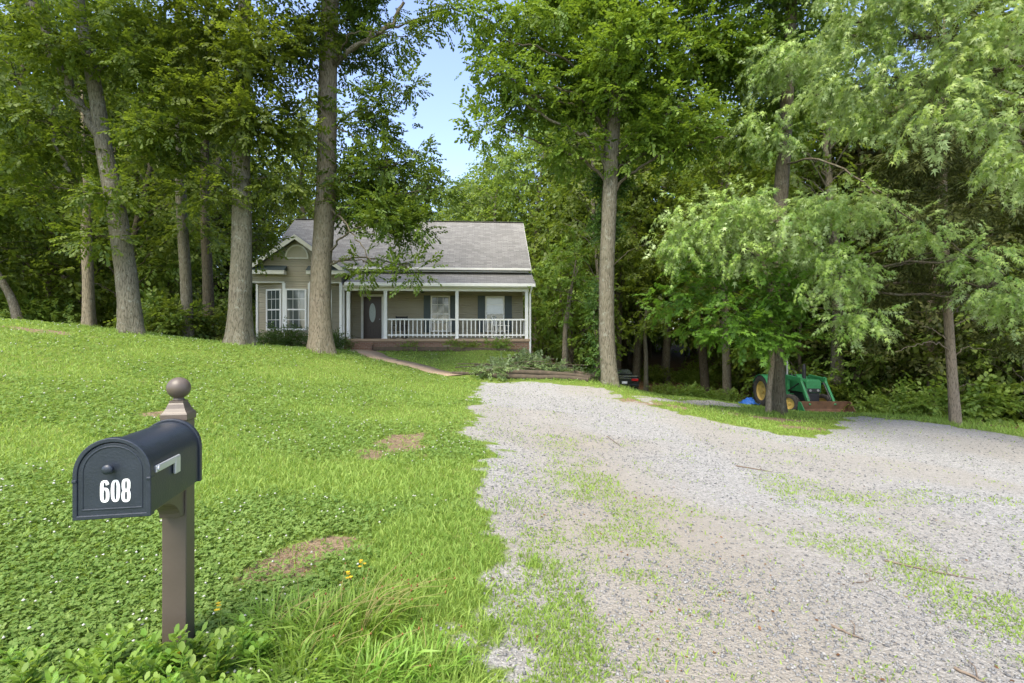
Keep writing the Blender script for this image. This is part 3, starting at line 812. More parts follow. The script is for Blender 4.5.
near_tree('red_cedar', 'slim cedar with bare dead lower branches at the right end of the gravel', 'tree', b,
          [b, at(953, 390, 14), at(949, 330, 14), at(946, 270, 14), at(944, 200, 14.1), at(944, 110, 14.2), at(944, 0, 14.2)], [.13, .12, .11, .095, .08, .06, .02],
          [lob(905, 262, 14, 34, 9), lob(945, 262, 13.4, 30, 9), lob(945, 215, 13.4, 36, 12), lob(945, 150, 13.4, 30, 14), lob(945, 285, 13.6, 34, 7), lob(985, 250, 14, 36, 9), lob(940, 235, 14.6, 40, 9), lob(880, 290, 14.6, 30, 8), lob(1005, 300, 14.4, 30, 8), lob(915, 215, 13.8, 34, 9), lob(975, 205, 13.9, 36, 9), lob(945, 180, 14.2, 40, 9), lob(910, 160, 14, 30, 9), lob(985, 155, 14.2, 30, 9), lob(945, 125, 14.2, 34, 10), lob(925, 85, 14.2, 26, 10), lob(965, 60, 14.2, 24, 10), lob(944, 20, 14.2, 22, 12), lob(860, 330, 15.2, 26, 8), lob(1000, 340, 15.2, 26, 8)],
          'bark_cedar', 'cedar', 12, TP['cedar'], nsp=12, boost=1.7, lk=.5, clump=.42, droop=.15, flare=.3,
          extra=[([at(950, 352, 14), at(935, 343, 13.7), at(915, 345, 13.4), at(895, 352, 13.2)], .022, .006), ([at(949, 330, 14), at(970, 318, 13.8), at(1000, 315, 13.6)], .02, .005),
                 ([at(951, 362, 14), at(965, 348, 13.9), at(992, 350, 13.7)], .02, .005), ([at(949, 340, 14), at(925, 325, 14), at(905, 318, 14)], .018, .005), ([at(953, 392, 14), at(966, 384, 13.8), at(975, 385, 13.7)], .012, .004)])
b = at(565, 366, 24)
near_tree('ornamental_tree', 'small slender yellow green tree beside the right end of the porch', 'tree', b,
          [b, at(565, 335, 24), at(567, 315, 24), at(572, 285, 24), at(576, 260, 24)], [.13, .11, .10, .07, .03],
          [lob(555, 290, 23.8, 22, 16), lob(580, 280, 23.8, 20, 16), lob(560, 260, 24, 22, 14), lob(590, 305, 23.6, 16, 12), lob(548, 318, 24, 14, 10), lob(575, 250, 24.2, 18, 10)],
          'bark_tan', 'hick', 13, TP['oaks'], nsp=9, flare=.25, extra=[([at(567, 318, 24), at(570, 290, 23.8), at(581, 262, 23.8)], .05, .02)])
b = at(601, 386, 17.9)
near_tree('ivy_clad_tree', 'slim trunk wrapped in ivy right behind the tall pale tree', 'tree', b,
          [b, at(601, 340, 17.9), at(602, 290, 17.9), at(603, 240, 17.9), at(604, 180, 18), at(606, 120, 18)], [.11, .10, .095, .08, .06, .03],
          [(at(600, 380 - k * 14, 17.85), (.2, .2, .28)) for k in range(8)] + [lob(604, 225, 18, 16, 14), lob(608, 180, 18.2, 18, 14)],
          'bark_dark', 'ivy', 14, TP['shrub'], nsp=9, clump=.2, dens=1.2, flare=.2)
b = at(428 + 218, 382, 27)
near_tree('understory_tree', 'small leafy tree with a thin dark stem behind the parked car', 'tree', b,
          [b, at(646, 360, 27), at(645, 335, 27), at(646, 310, 27)], [.13, .11, .09, .04],
          [lob(640, 330, 26.8, 18, 10), lob(658, 326, 26.8, 16, 10), lob(648, 314, 27, 18, 10)], 'bark_dark', 'wood', 15, TP['under'], nsp=10, flare=.2)

# ---- the woods: individual trees, a handful of builds copied about


def wood_tree(name, seed, H, hb, rad, tr, leaf, bark, ncl=80, nsp=9, lean=.5, sz=1.0):
    r = np.random.default_rng(seed)
    t = thing(name, 'x', 'tree')
    path = [np.array([0, 0, -.3]), np.array([r.normal(0, .12), r.normal(0, .12), H * .3]), np.array([r.normal(0, lean), r.normal(0, lean), H * .65]), np.array([r.normal(0, lean), r.normal(0, lean), H * .97])]
    rd = [tr, tr * .78, tr * .5, tr * .08]
    P = catmull(path, 60)
    C, Rd, limbs = [], [], []
    for i in range(ncl):
        u = (i + r.random()) / ncl; z = hb + (H - hb) * u
        prof = rad * (math.sin(math.pi * min(1, .22 + .78 * u) ** .9) * .85 + .18)
        a = r.uniform(0, 6.28); d = prof * math.sqrt(r.uniform(.08, 1)); k = int(np.clip(z / H * 60, 0, 59))
        c = np.array([P[k][0] + d * math.cos(a), P[k][1] + d * math.sin(a), z + r.normal(0, .3)])
        C.append(c); Rd.append(np.array([1, 1, .55]) * r.uniform(.75, 1.35) * sz)
        if i % 2 == 0:
            s = P[int(np.clip((z - .5 * d) / H * 60, 4, 58))]
            limbs.append(([s, (s + c) / 2 + [0, 0, .15 * d], c], max(.02, tr * .22 * (1 - u * .6)), .012))
    link('trunk', trunk_mesh('trunk', path, rd, limbs, M[bark], r, 10, .4), t)
    pos, ax = clump_sprays(np.array(C), np.array(Rd), nsp, r, .3)
    v, f, ti = scatter_sprays(pos, ax, r.uniform(.8, 1.3, len(pos)) * sz, TP['far'], r)
    link('crown', mkmesh('crown', v, [f], [L[leaf]], {'tint': ti}), t)
    return t


KIND = [wood_tree('woodland_tree', 201, 21, 4.5, 4.2, .30, 'wood', 'bark_dark', 95), wood_tree('woodland_tree', 202, 23, 7, 4.0, .34, 'wood', 'bark_grey', 85),
        wood_tree('woodland_tree', 203, 19, 3, 4.4, .26, 'pale', 'bark_grey', 95), wood_tree('woodland_tree', 204, 17, 2.2, 3.6, .2, 'wood', 'bark_dark', 85),
        wood_tree('understory_tree', 205, 8, 1.4, 2.6, .10, 'wood', 'bark_dark', 46, 8, .3, .8), wood_tree('understory_tree', 206, 6, .8, 2.3, .08, 'pale', 'bark_grey', 40, 8, .3, .75),
        wood_tree('woodland_tree', 207, 13, 1.5, 3.6, .2, 'pale', 'bark_grey', 80), wood_tree('cedar_tree', 208, 15, 1.6, 2.4, .2, 'cedar', 'bark_cedar', 90, 10, .2, .8)]
used = set()
ZONES = {
    'L': ('trees of the dark woods behind the left lawn', 'tall leafy tree in the dark woods behind the left lawn'),
    'H': ('trees rising behind the house roof', 'leafy tree rising in the woods behind the house'),
    'R': ('trees of the woods behind the tractor and gravel', 'tall leafy tree in the woods on the right behind gravel and tractor'),
}
ULAB = {'L': 'low shady understory tree in the dark woods behind the left lawn', 'H': 'low understory tree in the woods behind the house', 'R': 'low understory tree in the woods on the right behind gravel and tractor'}
CLAB = {'L': 'dark feathery cedar in the dark woods behind the left lawn', 'R': 'dark feathery cedar in the woods on the right behind gravel and tractor', 'H': 'dark feathery cedar in the woods behind the house'}
HOUSE_BOX = (-15, 2.6, 22.5, 36)


def place(kind, x, y, zone, sc=1.0):
    src = KIND[kind]
    grp, lab = ZONES[zone]
    if src.name.startswith('understory'): lab = ULAB[zone]; grp = grp.replace('trees', 'understory trees', 1)
    if src.name.startswith('cedar'): lab = CLAB[zone]; grp = grp.replace('trees', 'cedars', 1)
    z = g1(x, y) if abs(x) < 150 else 0
    s = sc * random.uniform(.92, 1.08); rz = random.uniform(0, 6.28)
    if kind not in used:
        used.add(kind); src.location = (x, y, z); src.rotation_euler = (0, 0, rz); src.scale = (s, s, s); src['label'] = lab; src['group'] = grp; return src
    return dup(src, (x, y, z), rz, s, lab, grp)


def fill(zone, x0, x1, y0, y1, step, kinds, cond=None, sc=(.9, 1.1), jit=.45):
    y = y0
    while y < y1:
        x = x0 + random.uniform(0, step)
        while x < x1:
            a, b_ = x + random.uniform(-jit, jit) * step, y + random.uniform(-jit, jit) * step
            inb = HOUSE_BOX[0] - 2 < a < HOUSE_BOX[1] + 2 and HOUSE_BOX[2] - 2 < b_ < HOUSE_BOX[3] + 2
            if not inb and b_ > wood_edge(np.array([a]))[0] + 1.0 and (cond is None or cond(a, b_)):
                place(random.choice(kinds), a, b_, zone, random.uniform(*sc))
            x += step
        y += step


gap = lambda a, b_: not (-.30 < a / b_ < -.02)
# left woods
fill('L', -46, -13, 22, 50, 5.4, [0, 1, 3, 3, 0, 7], lambda a, b_: a / b_ < -.33)
fill('L', -40, -14, 23, 42, 5.2, [4, 5, 4], lambda a, b_: a / b_ < -.4)
# behind the house; lower where the sky shows
fill('H', -16, 9, 38, 60, 5.5, [0, 2, 6], lambda a, b_: (a / b_ < -.25 or a / b_ > .0) and a / b_ < .17)
for a, b_, k_, s_ in [(-11.5, 47, 6, .95), (-8, 46, 6, .98), (-4.2, 45, 2, .80), (-6, 52, 2, .85), (-1.0, 44, 2, .98), (-3.0, 50, 2, .9), (1.8, 40, 2, .98), (-10, 54, 2, .9), (-2, 52, 6, 1.2), (2.5, 46, 2, 1.1), (4.2, 36, 6, 1.05), (3.4, 31, 5, 1.25), (5.4, 39, 3, 1)]:
    place(k_, a, b_, 'H', s_)
# right woods
fill('R', 6, 48, 33, 62, 5.6, [0, 1, 2, 3], lambda a, b_: a / b_ > .5)
fill('R', 6, 30, 38, 64, 5.2, [1, 1, 0], lambda a, b_: .10 < a / b_ <= .5)
fill('R', 15, 48, 17, 33, 5.0, [0, 3, 7, 3, 7], lambda a, b_: a / b_ > .62)
for a, b_, k_, s_ in [(9.4, 39, 1, 1), (12.4, 29.5, 1, .8), (14.9, 23.5, 1, .85), (7.2, 35.5, 0, 1), (5.2, 30.5, 1, .8), (12.5, 33, 0, .95), (7.6, 41, 1, 1.05), (17, 29, 3, 1), (17, 25, 7, 1), (14.6, 25.5, 4, 1), (19, 21, 3, 1), (14.5, 54, 6, 1.1), (16, 58, 6, 1), (12.5, 57, 6, 1.1), (19, 56, 6, 1), (21, 53, 2, 1),  (16.5, 20, 7, .85), (17.6, 17.4, 5, .9),  (20, 17, 7, 1),  (15.6, 23, 5, .8), (23, 19, 4, 1), (18.5, 28, 4, 1), (22, 26, 5, 1), (22, 37, 5, 1)]:
    place(k_, a, b_, 'R', s_)
fill('R', 16, 44, 24, 44, 6.0, [4, 5], lambda a, b_: a / b_ > .42)
for k_, (a, b_, z_) in enumerate([(-30, 26, 'L'), (-26, 33, 'L'), (3, 50, 'H'), (25, 38, 'R'), (30, 30, 'R'), (-22, 45, 'L'), (6, 48, 'H'), (28, 22, 'R')]):
    if k_ not in used: place(k_, a, b_, z_)

# bushes on the forest floor
def bush(name, seed, rad, h, leaf, n, tp, nsp=9, cl=.3):
    r = np.random.default_rng(seed); t = thing(name, 'x', 'shrub')
    d = r.normal(size=(n, 3)); d /= np.linalg.norm(d, axis=1)[:, None]; d[:, 2] = np.abs(d[:, 2])
    C = d * np.array([rad, rad, h * .8]) * (r.random((n, 1)) ** .4) + [0, 0, .12]
    mb = [([np.zeros(3), c * .5 + [0, 0, .1], c], .012, .004) for c in C[:14]]
    Vs, Fs, o = [], [], 0
    for pts, a, b_ in mb:
        q = catmull(pts, 7); v, f = tube_np(q, np.linspace(a, b_, 7), 5); Vs.append(v); Fs.append(f + o); o += len(v)
    link('stem', mkmesh('stem', np.concatenate(Vs), [np.concatenate(Fs)], [M['bark_dark']]), t)
    pos, ax = clump_sprays(C, np.tile([cl, cl, cl * .75], (n, 1)), nsp, r, 0)
    v, f, ti = scatter_sprays(pos, ax, r.uniform(.7, 1.2, len(pos)), tp, r)
    link('foliage', mkmesh('foliage', v, [f], [L[leaf]], {'tint': ti}), t); return t


WB = [bush('woodland_shrub', 301, 1.1, 1.3, 'wood', 34, TP['under'], 9, .4), bush('woodland_shrub', 302, 1.4, .9, 'pale', 34, TP['under'], 9, .4)]
wbu = set()
GW = {'L': ('shrubs under the left woods', 'leafy shrub on the shady floor of the left woods'), 'R': ('shrubs under the right woods', 'leafy shrub on the floor of the woods right of the house')}


def place_bush(k, x, y, zone, s):
    src = WB[k]; g_, l_ = GW[zone]; z = g1(x, y); rz = random.uniform(0, 6.28)
    if k not in wbu:
        wbu.add(k); src.location = (x, y, z); src.rotation_euler = (0, 0, rz); src.scale = (s, s, s); src['label'] = l_; src['group'] = g_; return
    dup(src, (x, y, z), rz, s, l_, g_)


for i in range(46):
    x = random.uniform(-34, -13.5); y = random.uniform(21.5, 36)
    if x / y < -.42: place_bush(random.choice([0, 0, 1]), x, y, 'L', random.uniform(.7, 1.4))
for i in range(90):
    x = random.uniform(3, 34); y = random.uniform(16, 44)
    if y > wood_edge(np.array([x]))[0] + 2 and not (9.6 < x < 14 and y < 26.5) and not (x / y < .5 and y < 39): place_bush(random.choice([0, 1]), x, y, 'R', random.uniform(.6, 1.3))
for px, py, Y, s in [(660, 384, 27, .62), (684, 386, 26.5, .7), (705, 386, 26, .6), (725, 388, 25, .55)]:
    p = at(px, py, Y); place_bush(1, p[0], p[1], 'R', s)

# the far wood: one unbroken mass of leaves closing the horizon
r = np.random.default_rng(77)
n = 9500
ang = r.uniform(-1.15, 1.15, n); dist = r.uniform(58, 84, n)
fx, fy = dist * np.sin(ang), dist * np.cos(ang)
tl = fx / fy
top = 13 + 5 * vnoise(fx, fy, .12, 5) + 7 * sstep(.1, .3, tl) + 8 * sstep(-.28, -.4, tl) - 1.5 * np.exp(-((tl + .12) / .1) ** 2)
fz = height(fx, fy) + r.random(n) * top
ax = r.normal(size=(n, 3)) + np.stack([-fx, -fy, 0 * fx], -1) / 60
v, f, ti = scatter_sprays(np.stack([fx, fy, fz], -1), ax, r.uniform(1.6, 3.2, n), TP['far'], r)
fw = link('far_wood', mkmesh('far_wood', v, [f], [L['wood']], {'tint': ti})); tag(fw, 'unbroken mass of far off woodland foliage closing the horizon', 'woodland', kind='stuff')

# ------------------------------------------------------------------ lawn: grass, clover, weeds, stones


def polar(n, r0, r1, a0, a1, p, rg):
    u = rg.random(n); k = 1 - p
    rr = (r0 ** k + (r1 ** k - r0 ** k) * u) ** (1 / k)
    a = rg.uniform(a0, a1, n)
    return rr * np.sin(a), rr * np.cos(a), rr


def house_free(x, y):
    lu = (x - .68) * math.cos(R(3.6)) + (y - 24) * math.sin(R(3.6)); lv = -(x - .68) * math.sin(R(3.6)) + (y - 24) * math.cos(R(3.6))
    return ~((lu > -12.6) & (lu < .25) & (lv > -.5) & (lv < 12))


def blades(x, y, ln, wd_, rg, lean=.6):
    n = len(x); z = gz(x, y); ph = rg.uniform(0, 6.28, n); pe = np.stack([np.cos(ph), np.sin(ph), 0 * ph], -1)
    ld = rg.uniform(0, 6.28, n); le = np.abs(rg.normal(0, lean, n))
    d = np.stack([np.cos(ld) * np.sin(le), np.sin(ld) * np.sin(le), np.cos(le)], -1)
    d2 = d * 1.0 + np.stack([np.cos(ld), np.sin(ld), -.6 + 0 * ld], -1) * (.3 + .5 * rg.random(n))[:, None]
    d2 /= np.linalg.norm(d2, axis=1)[:, None]
    p = np.stack([x, y, z - .004], -1); m = p + d * (ln * .55)[:, None]; t = m + d2 * (ln * .5)[:, None]
    w = (wd_ / 2)[:, None] * pe
    V = np.stack([p - w, p + w, m + w * .85, m - w * .85, t], 1).reshape(-1, 3)
    o = (np.arange(n) * 5)[:, None]
    return V, o + np.array([[0, 1, 2, 3]]), o + np.array([[3, 2, 4]])


rg = np.random.default_rng(5)
x, y, rr = polar(400000, 1.3, 30, -1.05, .95, 1.15, rg)
gmk = m_drive(x, y); wk = m_weed(x, y); dens = (1 - gmk) * (1 - .78 * m_patch(x, y)) * (1 - m_path(x, y)) * (1 - .93 * m_wood(x, y))
cl = sstep(.36, .6, fbm(x, y, .55, 81) + .22 * sstep(1.0, -2.0, x - (.1 - .0 * y)) - .16)      # clover share
edge_ = np.exp(-(np.maximum(poly_sd(x, y, DRIVE) - .1, 0) / .85) ** 2) * sstep(.35, .6, fbm(x, y, 5.0, 37))
dens = np.where(gmk > .5, 1.0 * wk + .035 + .32 * edge_, dens) * (1 - .55 * cl)
keep = (rg.random(len(x)) < dens) & house_free(x, y) & (y > .6) & (np.hypot(x + 1.66, y - 2.55) > .07)
x, y, rr, gk = x[keep], y[keep], rr[keep], gmk[keep]
tall = .6 + .9 * fbm(x, y, .8, 91)
ln = (.036 + .048 * rg.random(len(x))) * tall * np.where(gk > .5, .62, 1) * (1 + rr * .012)
wd_ = (.0042 + .003 * rg.random(len(x))) * (1 + rr * .16)
for bx_, by_, br_ in BASES:
    if by_ > 22.5: continue
    a_ = rg.uniform(0, 6.28, 260); d_ = br_ * 1.15 + .42 * rg.random(260) ** 1.5
    x = np.append(x, bx_ + d_ * np.cos(a_)); y = np.append(y, by_ + d_ * np.sin(a_)); ln = np.append(ln, .09 + .13 * rg.random(260)); wd_ = np.append(wd_, .013 + .008 * rg.random(260))
Vb, Fa, Fb = blades(x, y, ln, wd_, rg)
tint = np.repeat(np.clip(fbm(x, y, .9, 95) * .8 + rg.random(len(x)) * .3, 0, 1), 5)
tag(link('grass', mkmesh('grass', Vb, [Fa, Fb], [L['grass']], {'tint': tint})), 'short bright green lawn grass', 'grass', kind='stuff')

x, y, rr = polar(320000, 1.3, 27, -1.05, .6, 1.1, rg)
cl = sstep(.36, .6, fbm(x, y, .55, 81) + .22 * sstep(1.0, -2.0, x - .1) - .16)
dens = cl * (1 - m_drive(x, y)) ** 2 * (1 - .92 * m_patch(x, y)) * (1 - m_path(x, y)) * (1 - m_wood(x, y))
keep = (rg.random(len(x)) < dens) & house_free(x, y) & (y > .6) & (np.hypot(x + 1.66, y - 2.55) > .08)
x, y, rr = x[keep], y[keep], rr[keep]; n = len(x)
hh = (.02 + .038 * rg.random(n)) * (.7 + .6 * fbm(x, y, 1.1, 99)); s = (.006 + .0045 * rg.random(n)) * (1 + rr * .10)
Vs, Fs = [], []
lf = np.array([(0, 0, 0), (.5, -.62, .16), (1.15, -.42, .1), (1.15, .42, .1), (.5, .62, .16)])
ph0 = rg.uniform(0, 6.28, n); tx, ty = rg.normal(0, .35, n), rg.normal(0, .35, n); zz = gz(x, y) + hh
for k in range(3):
    a = ph0 + k * 2.094; ca, sa = np.cos(a), np.sin(a)
    X = lf[None, :, 0] * ca[:, None] - lf[None, :, 1] * sa[:, None]; Y_ = lf[None, :, 0] * sa[:, None] + lf[None, :, 1] * ca[:, None]
    Z_ = lf[None, :, 2] + X * tx[:, None] + Y_ * ty[:, None]
    Vs.append((np.stack([X, Y_, Z_], -1) * s[:, None, None] + np.stack([x, y, zz], -1)[:, None, :]).reshape(-1, 3))
    Fs.append((np.arange(n) * 5)[:, None] + np.arange(5)[None] + k * n * 5)
tag(link('clover', mkmesh('clover', np.concatenate(Vs), [np.concatenate(Fs)], [L['clover']], {'tint': np.tile(np.repeat(np.clip(fbm(x, y, 1.3, 55) + rg.normal(0, .12, n), 0, 1), 5), 3)})), 'low clover leaves spread through the lawn', 'clover', kind='stuff')
# white clover heads
pk = rg.random(n) < .009 * (1 + (rr > 5)); fx_, fy_, fz_, fr_ = x[pk], y[pk], zz[pk] + .018, .0075 * (1 + rr[pk] * .08)
oct_v = np.array([(1, 0, 0), (0, 1, 0), (-1, 0, 0), (0, -1, 0), (0, 0, 1), (0, 0, -1)]); oct_f = np.array([(0, 1, 4), (1, 2, 4), (2, 3, 4), (3, 0, 4), (1, 0, 5), (2, 1, 5), (3, 2, 5), (0, 3, 5)])


def octs(x, y, z, r_, rg, sq=(1, 1, .8), rot=True):
    n = len(x); a = rg.uniform(0, 6.28, n); ca, sa = np.cos(a), np.sin(a)
    sv = oct_v[None] * (r_[:, None] * np.array(sq)[None])[:, None, :] * rg.uniform(.65, 1.3, (n, 6, 1))
    X = sv[..., 0] * ca[:, None] - sv[..., 1] * sa[:, None]; Y_ = sv[..., 0] * sa[:, None] + sv[..., 1] * ca[:, None]
    V = np.stack([X + x[:, None], Y_ + y[:, None], sv[..., 2] + z[:, None]], -1).reshape(-1, 3)
    return V, ((np.arange(n) * 6)[:, None, None] + oct_f[None]).reshape(-1, 3)


v, f = octs(fx_, fy_, fz_, fr_, rg)
tag(link('clover_flowers', mkmesh('clover_flowers', v, [f], [L['petal']])), 'tiny white clover heads dotted over the lawn', 'flowers', kind='stuff')
# loose stones on the drive
x, y, rr = polar(90000, 1.4, 20, -.15, 1.05, 1.3, rg)
keep = (rg.random(len(x)) < m_drive(x, y) ** 2 * (.25 + .75 * sstep(.35, .6, fbm(x, y, .6, 44)))) & (y > .6)
x, y, rr = x[keep], y[keep], rr[keep]
sz = (.004 + .009 * rg.random(len(x)) ** 2.8) * (1 + rr * .06)
v, f = octs(x, y, gz(x, y) + .010 + sz * .25, sz, rg, (1, .8, .6))
tag(link('loose_gravel', mkmesh('loose_gravel', v, [f], [M['stones']])), 'loose broken grey stone lying over the driveway', 'gravel', kind='stuff')
# dead leaves and chips: on the bare patches and on the forest floor
x1, y1, _ = polar(26000, 1.5, 12, -1, .8, .8, rg); k1 = rg.random(len(x1)) < m_patch(x1, y1) * 1.0
x2 = rg.uniform(-34, 36, 30000); y2 = rg.uniform(14, 48, 30000); k2 = (rg.random(30000) < m_wood(x2, y2)) & house_free(x2, y2)
x3, y3, _ = polar(2500, 1.6, 16, -.2, 1, .8, rg); k3 = rg.random(len(x3)) < m_drive(x3, y3) * .35
x = np.concatenate([x1[k1], x2[k2], x3[k3]]); y = np.concatenate([y1[k1], y2[k2], y3[k3]])
s = np.concatenate([np.full(k1.sum(), .016), np.full(k2.sum(), .10), np.full(k3.sum(), .022)]) * rg.uniform(.5, 1.3, len(x))
ax = rg.normal(size=(len(x), 3)) * [1, 1, .25]
v, f, ti = scatter_sprays(np.stack([x, y, gz(x, y) + .014 + s * .1], -1), ax, s, [LEAF['oval']], rg, .3)
tag(link('leaf_litter', mkmesh('leaf_litter', v, [f], [L['litter']], {'tint': ti})), 'brown dead leaves and chips strewn on bare soil and forest floor', 'leaf litter', kind='stuff')

# long grass under the woods' edge
x = rg.uniform(4, 24, 16000); y = rg.uniform(12, 28, 16000)
k = (np.abs(y - wood_edge(x) + .4) < 1.6) & (m_drive(x, y) < .3)
x, y = x[k], y[k]
Vb, Fa, Fb = blades(x, y, .12 + .16 * rg.random(len(x)), .02 + .012 * rg.random(len(x)), rg, .45)
tag(link('edge_grass', mkmesh('edge_grass', Vb, [Fa, Fb], [L['grass']], {'tint': np.repeat(rg.random(len(x)) * .6, 5)})), 'longer grass along the edge of the right woods', 'grass', kind='stuff')

# weeds as single plants


def rosette(seed, n, h, ll, lw, up=.5):
    """leafy weed: whorled lance leaves up short stems"""
    r = np.random.default_rng(seed); Vs, Fs = [], []; o = 0; Sv, Sf = [], []; so = 0
    for i in range(n):
        a = r.uniform(0, 6.28); d = r.random() ** .6 * .07; top_ = np.array([d * math.cos(a) * 1.7, d * math.sin(a) * 1.7, h * r.uniform(.55, 1.05)]); b0 = np.array([d * math.cos(a) * .5, d * math.sin(a) * .5, -.01])
        q = catmull([b0, (b0 + top_) / 2 + [0, 0, .01], top_], 5); v, f = tube_np(q, np.linspace(.0035, .002, 5), 5); Sv.append(v); Sf.append(f + so); so += len(v)
        for k in range(15):
            t = .3 + .7 * k / 14; p = b0 + (top_ - b0) * t; b2 = k * 2.4 + r.normal(0, .3); el = r.uniform(.1, .6) + up * t
            dr = np.array([math.cos(b2) * math.cos(el), math.sin(b2) * math.cos(el), math.sin(el)]); sd = np.array([-math.sin(b2), math.cos(b2), 0]); ln = ll * r.uniform(.6, 1.1) * (1.15 - .45 * t)
            up_ = np.cross(dr, sd)
            pts = [p, p + dr * ln * .4 - sd * lw - up_ * .004, p + dr * ln * .75 - sd * lw * .7 - [0, 0, ln * .07], p + dr * ln - [0, 0, ln * .22], p + dr * ln * .75 + sd * lw * .7 - [0, 0, ln * .07], p + dr * ln * .4 + sd * lw - up_ * .004]
            Vs.append(np.array(pts)); Fs.append(np.array([(0, 1, 2, 3), (0, 3, 4, 5)]) + o); o += 6
    return np.concatenate(Vs), np.concatenate(Fs), np.concatenate(Sv), np.concatenate(Sf)


WE = []
for k_ in range(3):
    v, f, sv, sf = rosette(400 + k_, 8, .20, .085, .0125)
    t = thing('leafy_weed', 'x', 'weed'); link('stem', mkmesh('stem', sv, [sf], [L['weed']]), t); link('leaves', mkmesh('leaves', v, [f], [L['weed']]), t); WE.append(t)
wspots = [(15, 690, 2.02), (48, 688, 2.1), (85, 684, 2.14), (118, 690, 2.1), (150, 680, 2.25), (185, 672, 2.34), (212, 684, 2.2), (235, 690, 2.12), (70, 700, 1.98), (130, 702, 1.98), (28, 676, 2.25), (200, 700, 2.0), (168, 695, 2.06), (245, 672, 2.35), (100, 672, 2.3)]
for i, (px, py, Y) in enumerate(wspots):
    x_ = (px - CX) / F * Y; src = WE[i % 3]; z_ = g1(x_, Y) - .01; s_ = random.uniform(.75, 1.15)
    lab, grp = 'pale green leafy weed at the foot of the mailbox post, along the bottom left edge', 'leafy weeds at the foot of the mailbox post'
    if i < 3: src.location = (x_, Y, z_); src.rotation_euler = (0, 0, random.uniform(0, 6)); src.scale = (s_,) * 3; src['label'] = lab; src['group'] = grp
    else: dup(src, (x_, Y, z_), random.uniform(0, 6.28), s_, lab, grp)


def tussock(seed, n, ln, spread, arch, flowers=0, stalks=0):
    r = np.random.default_rng(seed); Vs, Fs = [], []; o = 0; Fl = []; Hd = []; Sv, Sf = [], []; so = 0
    for i in range(n):
        a = r.uniform(0, 6.28); rad = spread * r.random() ** .6; b0 = np.array([rad * math.cos(a), rad * math.sin(a), -.02]); a2 = a + r.normal(0, .7); l = ln * r.uniform(.5, 1.1); out_ = arch * r.uniform(.3, 1.2)
        q = catmull([b0, b0 + [math.cos(a2) * out_ * l * .3, math.sin(a2) * out_ * l * .3, l * .6], b0 + [math.cos(a2) * out_ * l, math.sin(a2) * out_ * l, l * (.95 - out_ * .35)]], 6)
        w = np.array([.004, .0055, .0055, .0045, .003, .0005]) * r.uniform(.5, 1.05); sd = np.array([-math.sin(a2), math.cos(a2), r.normal(0, .3)])
        v = np.stack([q - sd * w[:, None], q + sd * w[:, None]], 1).reshape(-1, 3); k = np.arange(5)[:, None] * 2
        Vs.append(v); Fs.append(k + np.array([[0, 1, 3, 2]]) + o); o += 12
    for i in range(stalks):
        a2 = r.normal(.5, .55); l = ln * r.uniform(1.1, 1.9); a = r.uniform(0, 6.28); b0 = np.array([spread * .5 * math.cos(a), spread * .5 * math.sin(a), 0]); o_ = r.uniform(.5, 1.1)
        tip = b0 + [math.cos(a2) * o_ * l, math.sin(a2) * o_ * l, l * .55]
        q = catmull([b0, b0 + [math.cos(a2) * o_ * l * .35, math.sin(a2) * o_ * l * .35, l * .42], tip], 8); v, f = tube_np(q, np.linspace(.0022, .0012, 8), 4); Sv.append(v); Sf.append(f + so); so += len(v); Hd.append(tip)
    return np.concatenate(Vs), np.concatenate(Fs), (np.concatenate(Sv), np.concatenate(Sf)) if Sv else None, np.array(Hd)


tus = [(330, 652, 2.55, 'largest tussock of long grass with straw stalks arching to the right', .34, .26, 60, 16), (280, 640, 2.7, 'tussock of long grass with brown seed heads to the right of the mailbox post', .26, .2, 50, 9),
       (375, 628, 2.75, 'tussock of long grass nearest the driveway, its straw stalks bent over', .28, .2, 50, 16), (420, 668, 2.35, 'low tussock of bright grass near the bottom edge beside the drive', .22, .2, 44, 3), (300, 680, 2.3, 'tussock of long leafy grass at the bottom edge', .26, .2, 56, 5), (370, 684, 2.28, 'tussock of narrow leafy grass at the bottom edge left of the bright low one', .24, .18, 50, 4)]
for i, (px, py, Y, lab, ln_, sp_, n_, st_) in enumerate(tus):
    x_ = (px - CX) / F * Y
    v, f, sts, hd = tussock(500 + i, n_ * 4, ln_ * .75, sp_, .8, 0, st_)
    t = thing('grass_tussock', lab, 'grass clump', (x_, Y, g1(x_, Y)), 0, 'long grass tussocks by the mailbox')
    link('blades', mkmesh('blades', v, [f], [L['weed']]), t)
    hv, hf = octs(hd[:, 0], hd[:, 1], hd[:, 2], np.full(len(hd), .0055), rg, (1, 1, 1.6))
    link('stalks', mkmesh('stalks', np.concatenate([sts[0], hv]), [sts[1], hf + len(sts[0])], [L['straw'], L['seed']], None, False, np.repeat([0, 1], [len(sts[1]), len(hf)])), t)
yf = thing('yellow_wildflower', 'x', 'flower'); sv, sf = tube_np(catmull([(0, 0, -.01), (.01, 0, .08), (.0, .01, .16)], 6), np.linspace(.003, .002, 6), 5); link('stem', mkmesh('stem', sv, [sf], [L['weed']]), yf)
pv, pf = [], []
for q in range(4):
    c = np.array([random.uniform(-.016, .016), random.uniform(-.016, .016), .15 + q * .012])
    for k in range(6):
        a = k * 1.047; d = np.array([math.cos(a), math.sin(a), .25]); s_ = np.array([-math.sin(a), math.cos(a), 0]); pv += [c, c + d * .008 - s_ * .004, c + d * .014, c + d * .008 + s_ * .004]; pf.append([len(pv) - 4 + j for j in range(4)])
link('petals', mkmesh('petals', np.array(pv), [np.array(pf)], [L['yellow']]), yf)
